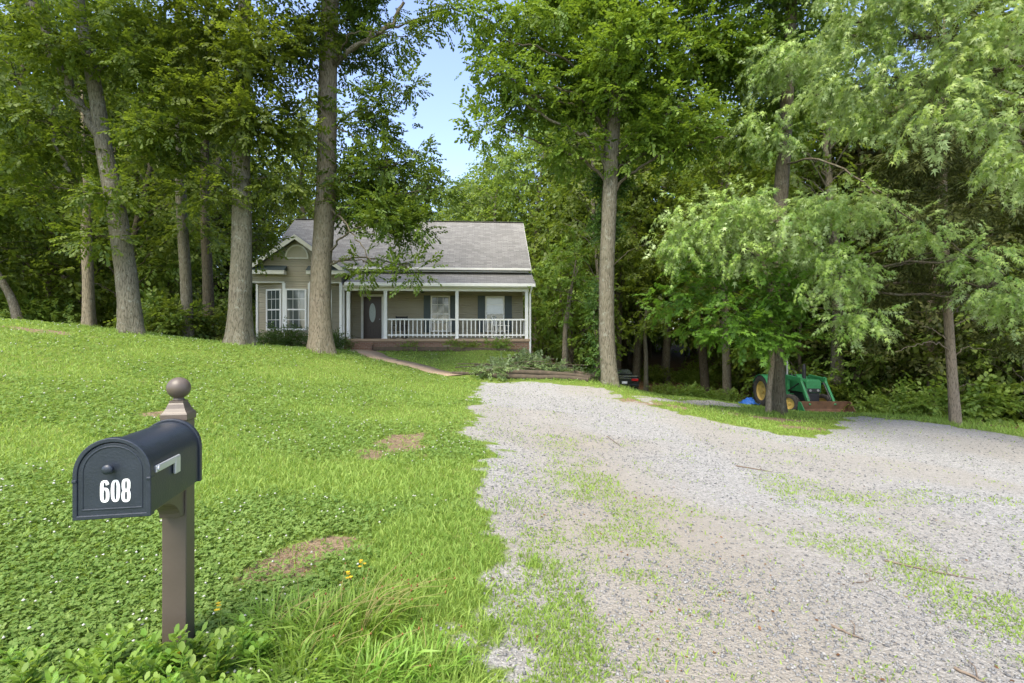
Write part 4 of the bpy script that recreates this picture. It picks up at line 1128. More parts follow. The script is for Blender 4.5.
for i, (px, Y, lab) in enumerate([(219, 2.62, 'yellow flower close to the right side of the mailbox post'), (350, 2.95, 'yellow flower among straw stalks, the one lowest of the pair by the long grass'), (362, 3.1, 'yellow flower farthest from the mailbox, above the long grass'), (178, 2.3, 'orange yellow flower low in the weeds at the post foot')]):
    x_ = (px - CX) / F * Y
    if i == 0: yf.location = (x_, Y, g1(x_, Y)); yf['label'] = lab; yf['group'] = 'yellow wildflowers'
    else: dup(yf, (x_, Y, g1(x_, Y) - (.06 if i == 3 else 0)), i, 1, lab, 'yellow wildflowers')

# fallen sticks on the gravel
for lab, pa, pb, rad in [('long thin stick lying across the weedy strip on the right of the gravel', (885, 560), (978, 580), .012), ('short dark stick on the gravel near the bottom edge', (832, 626), (862, 640), .012), ('stick in the bottom right corner of the gravel', (955, 668), (985, 683), .012),
                         ('twig at the weedy middle of the gravel', (735, 465), (772, 472), .016), ('broken twig by the upper left part of the drive', (607, 436), (621, 447), .012), ('thin curved twig below the long stick', (850, 582), (876, 576), .006)]:
    a, b_ = gp(*pa), gp(*pb); P = catmull([(a[0], a[1], 0), ((a[0] + b_[0]) / 2 + .02, (a[1] + b_[1]) / 2 - .02, 0), (b_[0], b_[1], 0)], 9); P[:, 2] = gz(P[:, 0], P[:, 1]) + .012 + rad * .6
    P[:, :2] += rng.normal(0, .006, (9, 2)); o0 = P[0].copy(); t = MB(); t.tube(P - o0, np.linspace(rad * .7, rad * .25, 9), 7)
    m2 = P[5] - o0; t.tube([m2, m2 + [.05, .07, .02], m2 + [.07, .14, .015]], [rad * .35, rad * .3, rad * .15], 5)
    o = t.build('fallen_stick', M['stick'], None, True, loc=o0); tag(o, lab, 'stick')

# ------------------------------------------------------------------ mailbox
PX, PY = -1.66, 2.55
PZ = g1(PX, PY)
mbx = thing('mailbox', 'dark slate blue mailbox numbered 608 on a brown post with a ball finial', 'mailbox', (PX, PY, PZ), R(12))
zz0 = -PZ
pw = .0535
p = MB(); p.box(-pw, pw, -pw, pw, -.2, 1.112 + zz0); p.build('post', M['post'], mbx, bevel=.004)
p = MB()
zc = 1.112 + zz0
sq = [(.0565, 0), (.0585, .004), (.0585, .030), (.055, .037), (.050, .043), (.042, .058), (.035, .078), (.031, .085), (.031, .096)]
for (r0, z0), (r1, z1) in zip(sq[:-1], sq[1:]):
    p.add([(sx * r0, sy * r0, zc + z0) for sx, sy in ((-1, -1), (1, -1), (1, 1), (-1, 1))] + [(sx * r1, sy * r1, zc + z1) for sx, sy in ((-1, -1), (1, -1), (1, 1), (-1, 1))], [(i, (i + 1) % 4, 4 + (i + 1) % 4, 4 + i) for i in range(4)])
p.add([(sx * .0565, sy * .0565, zc) for sx, sy in ((-1, -1), (1, -1), (1, 1), (-1, 1))], [(3, 2, 1, 0)])
p.add([(sx * .031, sy * .031, zc + .096) for sx, sy in ((-1, -1), (1, -1), (1, 1), (-1, 1))], [(0, 1, 2, 3)])
cap = p.build('post_cap', M['post'], mbx)
p = MB(); zb = zc + .096
rb = .053; prof = [(.001, zb - .002), (.026, zb - .002), (.027, zb + .006), (.021, zb + .012)]
prof += [(rb * math.cos(a), zb + .012 + rb * .93 + rb * math.sin(a)) for a in np.linspace(-1.18, math.pi / 2 - .001, 20)]
p.lathe(prof, 32); p.build('ball_finial', M['post'], mbx, True)
# box shell
bw, z0, zs = .1295, .824 + zz0, .992 + zz0
yF, yB = -.592, -.072


def arch(w, zb_, zs_, n=20, k=1.0):
    return [(-w, zb_), (w, zb_)] + [(w * math.cos(a), zs_ + w * k * math.sin(a)) for a in np.linspace(0, math.pi, n)]


def archring(m, w, zb_, zs_, k, dw, y0, y1):
    """a flange following the arch, dw deep"""
    o_, i_ = arch(w, zb_, zs_, 20, k), arch(w - dw, zb_ + dw, zs_, 20, k); n = len(o_)
    vs = [(a, y0, c) for a, c in o_] + [(a, y0, c) for a, c in i_] + [(a, y1, c) for a, c in o_] + [(a, y1, c) for a, c in i_]
    fs = []
    for i in range(n):
        j = (i + 1) % n
        fs += [(i, j, n + j, n + i), (2 * n + j, 2 * n + i, 3 * n + i, 3 * n + j), (i, 2 * n + i, 2 * n + j, j), (n + i, n + j, 3 * n + j, 3 * n + i)]
    m.add(vs, fs)


p = MB(); p.prism([(a, yF + .012, c) for a, c in arch(bw - .006, z0 + .004, zs)], (0, yB - yF - .024, 0)); p.build('box_body', M['box'], mbx, True, auto=35)
p = MB(); archring(p, bw + .003, z0 - .004, zs, 1.04, .016, yF - .006, yF + .028)
p.box(-bw - .004, -bw + .012, yF - .010, yF + .03, zs - .03, zs - .018); p.box(bw - .012, bw + .004, yF - .010, yF + .03, zs - .03, zs - .018)
p.build('front_rim', M['box'], mbx, bevel=.003)
p = MB(); archring(p, bw + .002, z0 - .002, zs, 1.03, .012, yB - .026, yB); p.build('rear_rim', M['box'], mbx, bevel=.003)
p = MB(); p.prism([(a, yF - .001, c) for a, c in arch(bw - .012, z0 + .010, zs)], (0, .02, 0)); archring(p, bw - .026, z0 + .03, zs + .004, 1.0, .006, yF - .0035, yF + .002)
dr_ = p.build('door', M['box'], mbx, bevel=.002)
p = MB(); p.lathe([(.0095, 0), (.0095, -.014), (.017, -.017), (.0195, -.024), (.0175, -.030), (.008, -.033), (.0005, -.0335)], 20, (-.006, yF - .001, 1.013 + zz0), 'y'); p.build('knob', M['box'], dr_, True)


def ring2(m, cx, cz, w, h, t, r_, y, d, ang0=0, ang1=2 * math.pi, n=40):
    """band of a rounded oblong, thick t on the sides, thinner at top and bottom"""
    A = np.linspace(ang0, ang1, n); closed = abs(ang1 - ang0 - 2 * math.pi) < 1e-6

    def se(a, rx, rz, e):
        c, s = math.cos(a), math.sin(a); return (math.copysign(abs(c) ** e, c) * rx, math.copysign(abs(s) ** e, s) * rz)
    O = [se(a, w / 2, h / 2, .72) for a in A]; I = [se(a, w / 2 - t, h / 2 - t * .72, .72) for a in A]
    vs = [(cx + a, y, cz + c) for a, c in O] + [(cx + a, y, cz + c) for a, c in I] + [(cx + a, y + d, cz + c) for a, c in O] + [(cx + a, y + d, cz + c) for a, c in I]
    fs = []
    for i in range(n - 1):
        fs += [(i, i + 1, n + i + 1, n + i), (i, 2 * n + i, 2 * n + i + 1, i + 1), (n + i, n + i + 1, 3 * n + i + 1, 3 * n + i)]
    if not closed: fs += [(0, n, 3 * n, 2 * n), (n - 1, 3 * n - 1, 4 * n - 1, 2 * n - 1)][:1]
    m.add(vs, fs)


dw_, dh_, dt_ = .031, .085, .0115; cz_ = .925 + zz0; yd = yF - .0022
p = MB()
c0 = -.036 + .010
# 6
ring2(p, c0, cz_ - dh_ / 2 + .028, dw_, .056, dt_, 0, yd, .002)
ring2(p, c0, cz_ + dh_ / 2 - .030, dw_, .060, dt_, 0, yd - .0003, .002, .35, math.pi, 26)
p.box(c0 - dw_ / 2, c0 - dw_ / 2 + dt_, yd - .0006, yd + .001, cz_ - dh_ / 2 + .026, cz_ + dh_ / 2 - .028)
# 0
c0 = .010; ring2(p, c0, cz_, dw_, dh_, dt_, 0, yd, .002)
# 8
c0 = .036 + .010; ring2(p, c0, cz_ + .0205, dw_ * .96, .049, dt_, 0, yd, .002); ring2(p, c0, cz_ - .0205, dw_, .049, dt_, 0, yd - .0003, .002)
p.build('house_number', M['digit'], dr_)
p = MB(); x1_ = bw - .004; p.box(x1_, x1_ + .011, -.555, -.335, .978 + zz0, 1.006 + zz0); p.box(x1_ + .001, x1_ + .012, -.385, -.335, .930 + zz0, 1.0 + zz0); p.lathe([(.012, 0), (.012, .016), (.001, .017)], 14, (x1_, -.54, .992 + zz0), 'x')
p.build('flag', M['flag'], mbx, bevel=.003)
p = MB(); p.box(-.09, .09, -.50, -.0535, z0 - .024, z0 - .004); p.build('mounting_board', M['post'], mbx, bevel=.002)
p = MB(); tri = [(-.0535, z0 - .024), (-.40, z0 - .024), (-.40, z0 - .045)] + [(-.0535 - .346 + .30 * math.sin(a), z0 - .045 - .125 * (1 - math.cos(a))) for a in np.linspace(0.1, math.pi / 2, 10)] + [(-.0535, z0 - .17)]
p.prism([(-.045, a, c) for a, c in tri], (.09, 0, 0)); p.build('bracket', M['post'], mbx, bevel=.003)
p = MB(); p.tube([(.03, -.14, 0), (.02, -.13, .06), (.0, -.10, .10), (-.02, -.08, .095), (-.03, -.075, .05)], [.006, .009, .009, .006, .002], 6)

# ------------------------------------------------------------------ house
TH = R(3.6); HX, HY, HZ = .68, 24.0, 1.0
house = thing('house', 'tan siding house with grey shingle roof, white railed porch and front bay gable', 'house', (HX, HY, HZ), TH)
_c, _s = math.cos(TH), math.sin(TH)


def hu(px, v=0.):
    k = (px - CX) / F
    return (k * (HY + _c * v) - HX + _s * v) / (_c - k * _s)


def hh_(py, u, v=0.):
    return E + (CY - py) / F * (HY + _s * u + _c * v) - HZ


def part(name, mat, m, parent=house, bevel=0, smooth=False): return m.build(name, M[mat] if isinstance(mat, str) else mat, parent, smooth, bevel)


fl = .625                                         # porch floor above the house base
uR = hu(526.8, 0) + .09; uL = hu(257.5, .5)       # right porch post, left wall
uP = hu(344, 0)                                   # bay section's right wall
vw = 1.9                                          # porch depth: back wall plane
ez = hh_(268.5, hu(470, 1.1), 1.1)                # main eave height
rz_ = hh_(221.6, hu(450, 5.8), 5.8); rv = 5.8
sl = (rz_ - ez) / (rv - 1.1)
# main walls as one five-sided prism along the front
m = MB(); vb = 2 * rv - vw; prof = [(vw, -.6), (vb, -.6), (vb, ez + (vw - 1.1) * sl - .12), (rv, rz_ - .14), (vw, ez + (vw - 1.1) * sl - .12)]
m.prism([(uL + .02, a, c) for a, c in prof], (uR - .12 - uL, 0, 0)); part('wall', 'siding', m)
# roof slabs
def slab(u0, u1, va, za, vb_, zb_, t=.13):
    m = MB(); m.prism([(u0, va, za), (u0, vb_, zb_), (u0, vb_, zb_ - t), (u0, va, za - t)][::-1], (u1 - u0, 0, 0)); return m


ru0, ru1 = hu(259.5, 1.1), hu(531, 1.1)
m = slab(ru0, ru1, 1.1, ez, rv, rz_); m.prism([(ru0, rv, rz_), (ru0, 2 * rv - 1.1, ez), (ru0, 2 * rv - 1.1, ez - .13), (ru0, rv, rz_ - .13)][::-1], (ru1 - ru0, 0, 0))
roof = part('roof', 'roof', m)
m = MB(); m.beam((ru0, rv, rz_ + .01), (ru1, rv, rz_ + .01), .22, .012); part('ridge_cap', 'roof', m, roof)
m = MB(); m.box(ru0 + .01, ru1 - .005, .99, 1.095, ez - .085, ez + .015); part('gutter', 'white', m, house, .012)
m = MB()
for uu in (ru0 - .022, ru1 + .002): m.prism([(uu, 1.1, ez - .035), (uu, rv, rz_ - .035), (uu, rv, rz_ - .17), (uu, 1.1, ez - .17)][::-1], (.02, 0, 0))
part('rake_trim', 'white', m)
m = MB(); m.box(uP - .4, ru1 - .12, 1.10, vw + .05, ez - .16, ez - .135); part('soffit', 'white', m)
m = MB(); m.box(uP, uR - .12, 1.5, vw + .01, hh_(276, -2, 1.7), ez - .16); part('upper_wall', 'siding', m)
# porch
pe = hh_(283.2, hu(470, -.42), -.42); pt = hh_(272.6, hu(470, 1.5), 1.5)
pu0, pu1 = hu(345.5, -.3), hu(535.6, -.42)
m = slab(pu0, pu1, -.42, pe, 1.5, pt, .1); proof = part('porch_roof', 'roof_low', m)
m = MB(); m.box(pu0, pu1 - .01, -.53, -.425, pe - .155, pe - .01); part('porch_gutter', 'white', m, house, .015)
bt, bb = hh_(288.0, -3, 0), hh_(291.3, -3, 0)
m = MB(); m.box(uP + .02, uR, -.08, .08, bb, bt + .06); m.box(uR - .16, uR, .08, vw, bb, bt + .06); part('porch_beam', 'white', m, house, .01)
m = MB(); m.box(uP + .02, pu1 - .15, -.42, -.082, bt - .01, bt + .02); m.box(uP + .02, uR - .162, .082, vw, bt + .03, bt + .05); part('porch_ceiling', 'white', m)
m = MB(); m.prism([(uR - .02, .0, bt + .06), (uR - .02, 1.5, bt + .06), (uR - .02, 1.5, pt - .12)], (.015, 0, 0)); part('porch_side', 'siding', m)
m = MB(); m.box(uP + .01, uR + .06, -.16, vw, fl - .13, fl); part('porch_floor', 'floor', m, house, .015)
m = MB(); m.box(uP + .03, uR + .02, -.10, vw, -.6, fl - .132); part('porch_base', 'brick', m)
us0, us1 = hu(347, -.4), hu(372, -.4)
m = MB(); m.box(us0, us1, -.50, -.105, -.4, .34); m.box(us0, us1, -.165, -.105, .34, fl - .15); part('step', 'brick', m, house, .008)
cols = [hu(348.6), hu(385.6), hu(457), hu(526.6)]
for u in cols:
    m = MB(); m.box(u - .075, u + .075, -.075, .075, fl, bb); m.box(u - .085, u + .085, -.085, .085, fl, fl + .06); part('column', 'white', m, house, .006)
for a, b_ in ((cols[1], cols[2]), (cols[2], cols[3])):
    m = MB(); m.box(a + .085, b_ - .085, -.035, .035, fl + .86, fl + .93); m.box(a + .085, b_ - .085, -.03, .03, fl + .14, fl + .205); rl = part('railing', 'white', m, house, .006)
    n_ = 15 if b_ - a < 3.3 else 16; src = None
    for i in range(n_):
        u = a + .085 + (b_ - a - .17) * (i + 1) / (n_ + 1)
        if src is None:
            m = MB(); m.box(-.021, .021, -.021, .021, fl + .206, fl + .859); m.box(-.019, .019, -.019, .019, fl + .06, fl + .139); src = part('baluster', 'white', m, rl); src.location = (u, 0, 0)
        else:
            c = src.copy(); COL.objects.link(c); c.parent = rl; c.location = (u, 0, 0)
m = MB(); m.box(cols[3] - .03, cols[3] + .03, .085, vw, fl + .86, fl + .93); m.box(cols[3] - .028, cols[3] + .028, .085, vw, fl + .14, fl + .205); rl = part('railing', 'white', m)
for i in range(9):
    m = MB(); yy = .085 + (vw - .085) * (i + 1) / 10; m.box(cols[3] - .02, cols[3] + .02, yy - .02, yy + .02, fl + .206, fl + .859); part('baluster', 'white', m, rl)
m = MB(); m.tube([(uR + .10, -.46, pe - .15), (uR + .08, -.35, pe - .3), (uR + .06, -.12, bb - .1), (uR + .06, -.12, -.1), (uR + .06, -.3, -.18)], .045, 8); part('downspout', 'white', m, house)
# front door
du0, du1 = hu(363.6, vw), hu(381.6, vw); dz1 = hh_(297, -5.5, vw)
m = MB(); m.box(du0 - .12, du0 - .005, vw - .05, vw + .01, fl, dz1 + .1); m.box(du1 + .005, du1 + .12, vw - .05, vw + .01, fl, dz1 + .1); m.box(du0 - .12, du1 + .12, vw - .054, vw + .01, dz1 + .005, dz1 + .12); part('door_frame', 'white', m, house, .006)
m = MB(); m.box(du0, du1, vw - .03, vw + .02, fl + .01, dz1)
um = (du0 + du1) / 2; dwid = du1 - du0
for sx in (-1, 1): m.box(um + sx * .22 - .13, um + sx * .22 + .13, vw - .042, vw - .029, fl + .2, fl + .62)
dor = part('door', 'door', m, house, .012)
m = MB(); n_ = 28; ell = [(um + .155 * math.cos(a), vw - .036, fl + 1.3 + .47 * math.sin(a)) for a in np.linspace(0, 2 * math.pi, n_, endpoint=False)]; m.prism(ell, (0, .01, 0)); dg = part('door_glass', 'doorglass', m, dor)
m = MB(); m.lathe([(.02, 0), (.03, -.03), (.03, -.05), (.001, -.06)], 12, (du1 - .08, vw - .03, fl + .98), 'y'); part('handle', 'steel', m, dor)


def window(u0, u1, z0_, z1_, v, parent, nx, rot=None, top='glass'):
    """double-hung sash in local frame: frame > pane, muntins"""
    w, h = u1 - u0, z1_ - z0_; t = .07
    m = MB(); m.box(0, t, -.05, .03, 0, h); m.box(w - t, w, -.05, .03, 0, h); m.box(t, w - t, -.045, .03, 0, t * 1.1); m.box(t, w - t, -.045, .03, h - t, h); m.box(t, w - t, -.035, .02, h / 2 - .03, h / 2 + .03)
    f_ = part('window', 'white', m, parent, .004); f_.location = (u0, v, z0_)
    if rot: f_.rotation_euler = (0, 0, rot)
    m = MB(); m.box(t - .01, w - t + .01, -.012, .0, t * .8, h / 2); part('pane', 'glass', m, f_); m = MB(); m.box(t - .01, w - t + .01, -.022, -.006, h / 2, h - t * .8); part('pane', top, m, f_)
    m = MB()
    for i in range(1, nx): uu = t + (w - 2 * t) * i / nx; m.box(uu - .008, uu + .008, -.03, -.0225, h / 2 + .03, h - t); m.box(uu - .008, uu + .008, -.02, -.0125, t, h / 2 - .03)
    for zz in (.25, .75): m.box(t, w - t, -.029 if zz > .5 else -.0195, -.0222 if zz > .5 else -.0122, h * zz - .011 + .01, h * zz + .011 + .01)
    part('muntins', 'white', m, f_)
    return f_


w1 = (hu(430.8, vw), hu(450, vw)); w2 = (hu(485.3, vw), hu(504.4, vw)); wz1 = hh_(296, -3, vw); wz0 = hh_(332, -3, vw)
window(*w1, wz0, wz1, vw - .02, house, 3)
wd2 = window(*w2, wz0, wz1, vw - .02, house, 1, None, 'sky_pane')
for a, b_ in ((hu(423.8, vw), hu(430.4, vw)), (hu(450.4, vw), hu(457, vw)), (hu(477.8, vw), hu(484.9, vw)), (hu(504.8, vw), hu(511.8, vw))):
    m = MB(); m.box(a, b_, vw - .05, vw - .002, wz0 - .02, wz1 + .02)
    for k in range(22): zz = wz0 + .06 + (wz1 - wz0 - .1) * k / 22; m.box(a + .04, b_ - .04, vw - .058, vw - .049, zz, zz + .035)
    part('shutter', 'slate', m, house, .004)
ul = hu(422.5, .9); m = MB(); m.lathe([(.001, 0), (.05, -.01), (.11, -.1), (.1, -.16), (.001, -.2)], 14, (ul, .9, bt + .03)); part('porch_light', 'black', m, house)

# bay section
bv = .0
bL, bR = hu(257, .45), hu(343, .35); cL, cR = hu(284, 0), hu(309.5, 0)
fp = [(bL, .5), (cL, 0), (cR, 0), (bR, .5), (bR, 4.2), (bL, 4.2)]
zf = hh_(281.6, cL, 0)
m = MB(); m.prism([(a, c, -.6) for a, c in fp], (0, 0, zf + .6)); part('bay_wall', 'siding', m)
bc = (bL + bR) / 2; gz1 = hh_(234.8, bc, -.25); hw = (bR - bL) / 2
ga = bc + .06
slope = .715; gw = hw + .22
gze = gz1 - slope * gw
m = MB(); uw = hw + .02; m.prism([(bc - uw, -.012, zf), (bc + uw, -.012, zf), (bc + uw, -.012, gz1 - slope * uw - .15), (bc, -.012, gz1 - .16), (bc - uw, -.012, gz1 - slope * uw - .15)], (0, 4.2, 0)); part('gable_wall', 'siding', m)
m = MB()
for sx in (-1, 1):
    pr_ = [(bc, -.32, gz1), (bc + sx * gw, -.32, gze), (bc + sx * gw, -.32, gze - .11), (bc, -.32, gz1 - .13)]
    m.prism(pr_ if sx > 0 else pr_[::-1], (0, 5.2, 0))
groof = part('gable_roof', 'roof_side', m)
m = MB()
for sx in (-1, 1):
    pr_ = [(bc, -.345, gz1 + .01), (bc + sx * (gw + .01), -.345, gze + .01), (bc + sx * (gw + .01), -.345, gze - .19), (bc, -.345, gz1 - .21)]
    m.prism(pr_ if sx > 0 else pr_[::-1], (0, .024, 0))
    m.box(bc + sx * gw - .01, bc + sx * gw + .05, -.3, 4, gze - .15, gze - .02)
part('rake_board', 'cream', m)
# cornice returns with their own little shingled tops
zr0, zr1 = hh_(274.2, cL, -.3), hh_(270.2, cL, -.3)
for a, b_ in ((hu(250.8, -.3), hu(284.5, -.3)), (hu(306.3, -.3), bc + gw + .02)):
    m = MB(); m.box(a, b_, -.36, -.015, zr0, zr1); crn = part('cornice_return', 'cream', m, house, .01)
    m = MB(); m.prism([(a - .01, -.38, zr1 + .002), (a - .01, -.014, zr1 + .002), (a - .01, -.014, zr1 + .25)], (b_ - a + .02, 0, 0)); part('return_roof', 'slate', m, crn)
m = MB(); m.box(bL - .02, cL + .02, -.03, .52, zf - .06, zf - .001); m.box(cR - .02, bR + .02, -.03, .52, zf - .06, zf - .001); part('frieze_trim', 'cream', m)
# corner boards
m = MB()
for (a, c) in ((bL, .5), (bR, .5)): m.box(a - .05, a + .05, c - .06, c + .06, -.4, zf - .062)
for (a, c) in ((cL, 0), (cR, 0)): m.box(a - .07, a + .07, c - .03, c + .07, -.4, zf - .062)
m.box(bR - .06, bR + .06, -.06, .06, -.4, zf - .062)
part('corner_board', 'white', m, house, .006)
# half round vent
vz = hh_(257.6, bc, 0); arcp = [(bc + .46 * math.cos(a), -.04, vz + .52 * math.sin(a)) for a in np.linspace(0, math.pi, 22)]
m = MB(); m.prism(arcp, (0, .03, 0)); vt = part('gable_vent', 'vent', m)
m = MB()
for a0, a1 in zip(np.linspace(0, math.pi, 22)[:-1], np.linspace(0, math.pi, 22)[1:]):
    q = [(bc + r_ * math.cos(a), -.055, vz + r_ * 1.13 * math.sin(a)) for r_, a in ((.46, a0), (.52, a0), (.52, a1), (.46, a1))]; m.prism(q, (0, .04, 0))
m.box(bc - .52, bc + .52, -.056, -.015, vz - .06, vz - .001); part('vent_trim', 'cream', m, vt)
z0b, z1b = hh_(330.3, cL, 0), hh_(288.8, cL, 0)
uw0, uw1 = hu(285.8, 0), hu(306.8, 0)
window(uw0, uw1, z0b, z1b, -.02, house, 3)
angL = math.atan2(-.5, cL - bL); lenL = math.hypot(.5, cL - bL)
# angled windows: local u along the angled face
for (pu, pv, du_, dv_, s0, s1) in ((bL, .5, cL - bL, -.5, .36, .92), (cR, 0, bR - cR, .5, .12, .64)):
    ln_ = math.hypot(du_, dv_); dx_, dy_ = du_ / ln_, dv_ / ln_; nx_, ny_ = dy_, -dx_
    a = (pu + dx_ * ln_ * s0 + nx_ * .02, pv + dy_ * ln_ * s0 + ny_ * .02)
    w_ = ln_ * (s1 - s0); wn = window(0, w_, z0b, z1b, 0, house, 3 if s0 > .3 else 2); wn.location = (a[0], a[1], z0b); wn.rotation_euler = (0, 0, math.atan2(dy_, dx_))

# porch furniture


def hworld(u, v, z): return (HX + _c * u - _s * v, HY + _s * u + _c * v, HZ + z)


def chair(name, label, u, v, rz, mat, slats, arms=True):
    t = thing(name, label, 'chair', hworld(u, v, fl), TH + rz)
    m = MB()
    for k in range(5): m.box(-.25, .25, -.24 + k * .1, -.16 + k * .1, .40, .425)
    part('seat', mat, m, t, .004)
    m = MB()
    for k in range(slats): xx = -.22 + .44 * k / (slats - 1); m.beam((xx, .25, .42), (xx, .40, 1.05), .045, .02, (0, 1, 0))
    m.beam((-.27, .40, 1.06), (.27, .40, 1.06), .03, .08); part('backrest', mat, m, t, .004)
    for sx in (-1, 1):
        m = MB(); m.beam((sx * .26, -.24, .03), (sx * .26, -.24, .64), .04, .04, (0, 1, 0)); part('leg', mat, m, t)
        m = MB(); m.beam((sx * .26, .28, .03), (sx * .28, .42, 1.12), .04, .04, (0, 1, 0)); part('leg', mat, m, t)
        m = MB(); m.beam((sx * .27, -.3, .65), (sx * .27, .34, .66), .08, .03); part('armrest', mat, m, t)
        m = MB(); m.tube([(sx * .26, -.5, .07), (sx * .26, -.2, .02), (sx * .26, .2, .02), (sx * .26, .55, .09)], .02, 6); part('rocker', mat, m, t)
    return t


chair('rocking_chair', 'dark slatted rocking chair behind the porch railing near the front door', hu(399, 1), 1.05, R(-8), M['black'], 6)
chair('rocking_chair', 'white slatted rocking chair at the right end of the porch under the window', hu(502, 1), 1.0, R(70), M['white'], 6)

# shrubs by the bay, plants in the bed, stone
for px, py, Y, s_, lab in [(271, 343, 22.6, .7, 'small round shrub under the left side of the bay window'), (292, 343, 22.3, .98, 'fullest dark shrub under the middle of the bay window'), (336, 347, 22.4, .75, 'dark shrub to the right of the oak trunk at the bay corner')]:
    t = bush('foundation_shrub', int(px), 1.0, 1.15, 'shrub', 36, TP['shrub'], 12, .36); p_ = at(px, py, Y); t.location = (p_[0], p_[1], g1(p_[0], p_[1]) - .05); t.scale = (s_,) * 3; tag(t, lab, 'shrub', 'shrubs under the bay window')
for px, Y, s_, lab in [(411, 23.2, .6, 'low green plant in the porch bed near the path'), (461, 23.2, .66, 'rounded green plant in the porch bed next to the stone'), (500, 23.2, .7, 'spreading plant in the porch bed under the right railing'), (474, 23.3, .42, 'smallest plant in the porch bed, half way along')]:
    t = bush('bed_plant', int(px), .9, .6, 'pale', 20, TP['shrub'], 9, .3); x_ = (px - CX) / F * Y; t.location = (x_, Y, g1(x_, Y)); t.scale = (s_,) * 3; tag(t, lab, 'plant', 'plants in the porch bed')
m = MB(); m.lathe([(.001, -.05), (.2, -.02), (.24, .08), (.15, .2), (.001, .24)], 9); x_ = (447 - CX) / F * 23.2; o = m.build('garden_stone', M['stone'], None, True, loc=(x_, 23.2, g1(x_, 23.2))); tag(o, 'pale rounded stone in the flower bed before the porch', 'stone')


def logthing(name, label, pa, pb, rad, mat, cat='timber', grp=None, square=False, lift=0.0):
    a = np.array([*pa]); b_ = np.array([*pb]); P = np.linspace(a, b_, 7); z = gz(P[:, 0], P[:, 1]) + rad * .7 + lift
    P = np.column_stack([P, z]); o0 = P[0].copy(); m = MB()
    if square: m.beam(P[0] - o0, P[-1] - o0, rad * 2, rad * 2)
    else: m.tube(P - o0 + rng.normal(0, rad * .12, P.shape), rad * np.linspace(1.05, .8, 7), 10)
    o = m.build(name, M[mat], None, not square, bevel=.01 if square else 0, loc=o0); tag(o, label, cat, grp); return o


g_ = 'landscape timbers edging the porch bed'
w_ = lambda px, Y: ((px - CX) / F * Y, Y)
logthing('bed_timber', 'left timber edging the porch bed, starting at the path', w_(374, 22.9), w_(448, 22.75), .09, 'timber', 'timber', g_, True, .05)
logthing('bed_timber', 'right timber edging the porch bed, reaching the house corner', w_(449, 22.7), w_(524, 22.9), .09, 'timber', 'timber', g_, True, .05)
g_ = 'logs laid along the end of the gravel drive'
for lab, a, b_, rr_, lf_ in [('long dark log at the front, closing the gravel drive', w_(488, 17.6), w_(588, 17.5), .10, 0), ('brown log lying behind and on top of the front one', w_(505, 17.9), w_(590, 17.8), .09, .12), ('short log tilted at the right end beside the pale tree', w_(560, 18.2), w_(597, 18.0), .10, .05), ('short pale log on top near the tall tree', w_(574, 18.4), w_(600, 18.6), .09, .22), ('thin dark log at the left end near the path', w_(452, 18.3), w_(500, 17.8), .06, 0)]:
    logthing('log', lab, a, b_, rr_, 'log', 'log', g_, False, lf_)


def brush(label, spots, seed):
    r = np.random.default_rng(seed); c0 = np.array([np.mean([s[0] for s in spots]), np.mean([s[1] for s in spots])]); z0_ = g1(*c0)
    t = thing('cut_branch_pile', label, 'branches', (c0[0], c0[1], z0_)); C, Rd = [], []; Vs, Fs = [], []; o = 0
    for x_, y_, rx, h_ in spots:
        zz = g1(x_, y_) - z0_
        for k in range(9):
            C.append([x_ - c0[0] + r.normal(0, rx * .5), y_ - c0[1] + r.normal(0, .35), zz + h_ * r.uniform(.15, .9)]); Rd.append([.3, .3, .14])
            p0 = np.array(C[-1]); d = r.normal(size=3) * [.8, .4, .12]
            v, f = tube_np(catmull([p0 - d, p0 + [0, 0, .08], p0 + d], 7), np.linspace(.022, .008, 7), 5); Vs.append(v); Fs.append(f + o); o += len(v)
    link('branches', mkmesh('branches', np.concatenate(Vs), [np.concatenate(Fs)], [M['bark_dark']]), t)
    pos, ax = clump_sprays(np.array(C), np.array(Rd), 16, r, .1)
    v, f, ti = scatter_sprays(pos, ax, r.uniform(.6, 1, len(pos)), TP['oaks'], r); link('leaves', mkmesh('leaves', v, [f], [L['brush']], {'tint': ti}), t)


brush('heap of wilted cut branches piled beyond the end of the gravel', [(*w_(505, 19.4), .5, .22), (*w_(525, 20), .6, .35), (*w_(545, 20.2), .6, .38), (*w_(568, 19.6), .5, .28), (*w_(520, 21), .6, .3)], 51)
brush('small wilted branch heap in front of the logs by the path end', [(*w_(493, 18), .3, .3)], 52)

# ------------------------------------------------------------------ tractor
TX, TY = 11.78, 21.4; TZ = g1(TX, TY - .8)
tr = thing('tractor', 'green tractor with yellow wheels and a rusty front loader bucket parked behind the maple', 'tractor', (TX, TY, TZ))


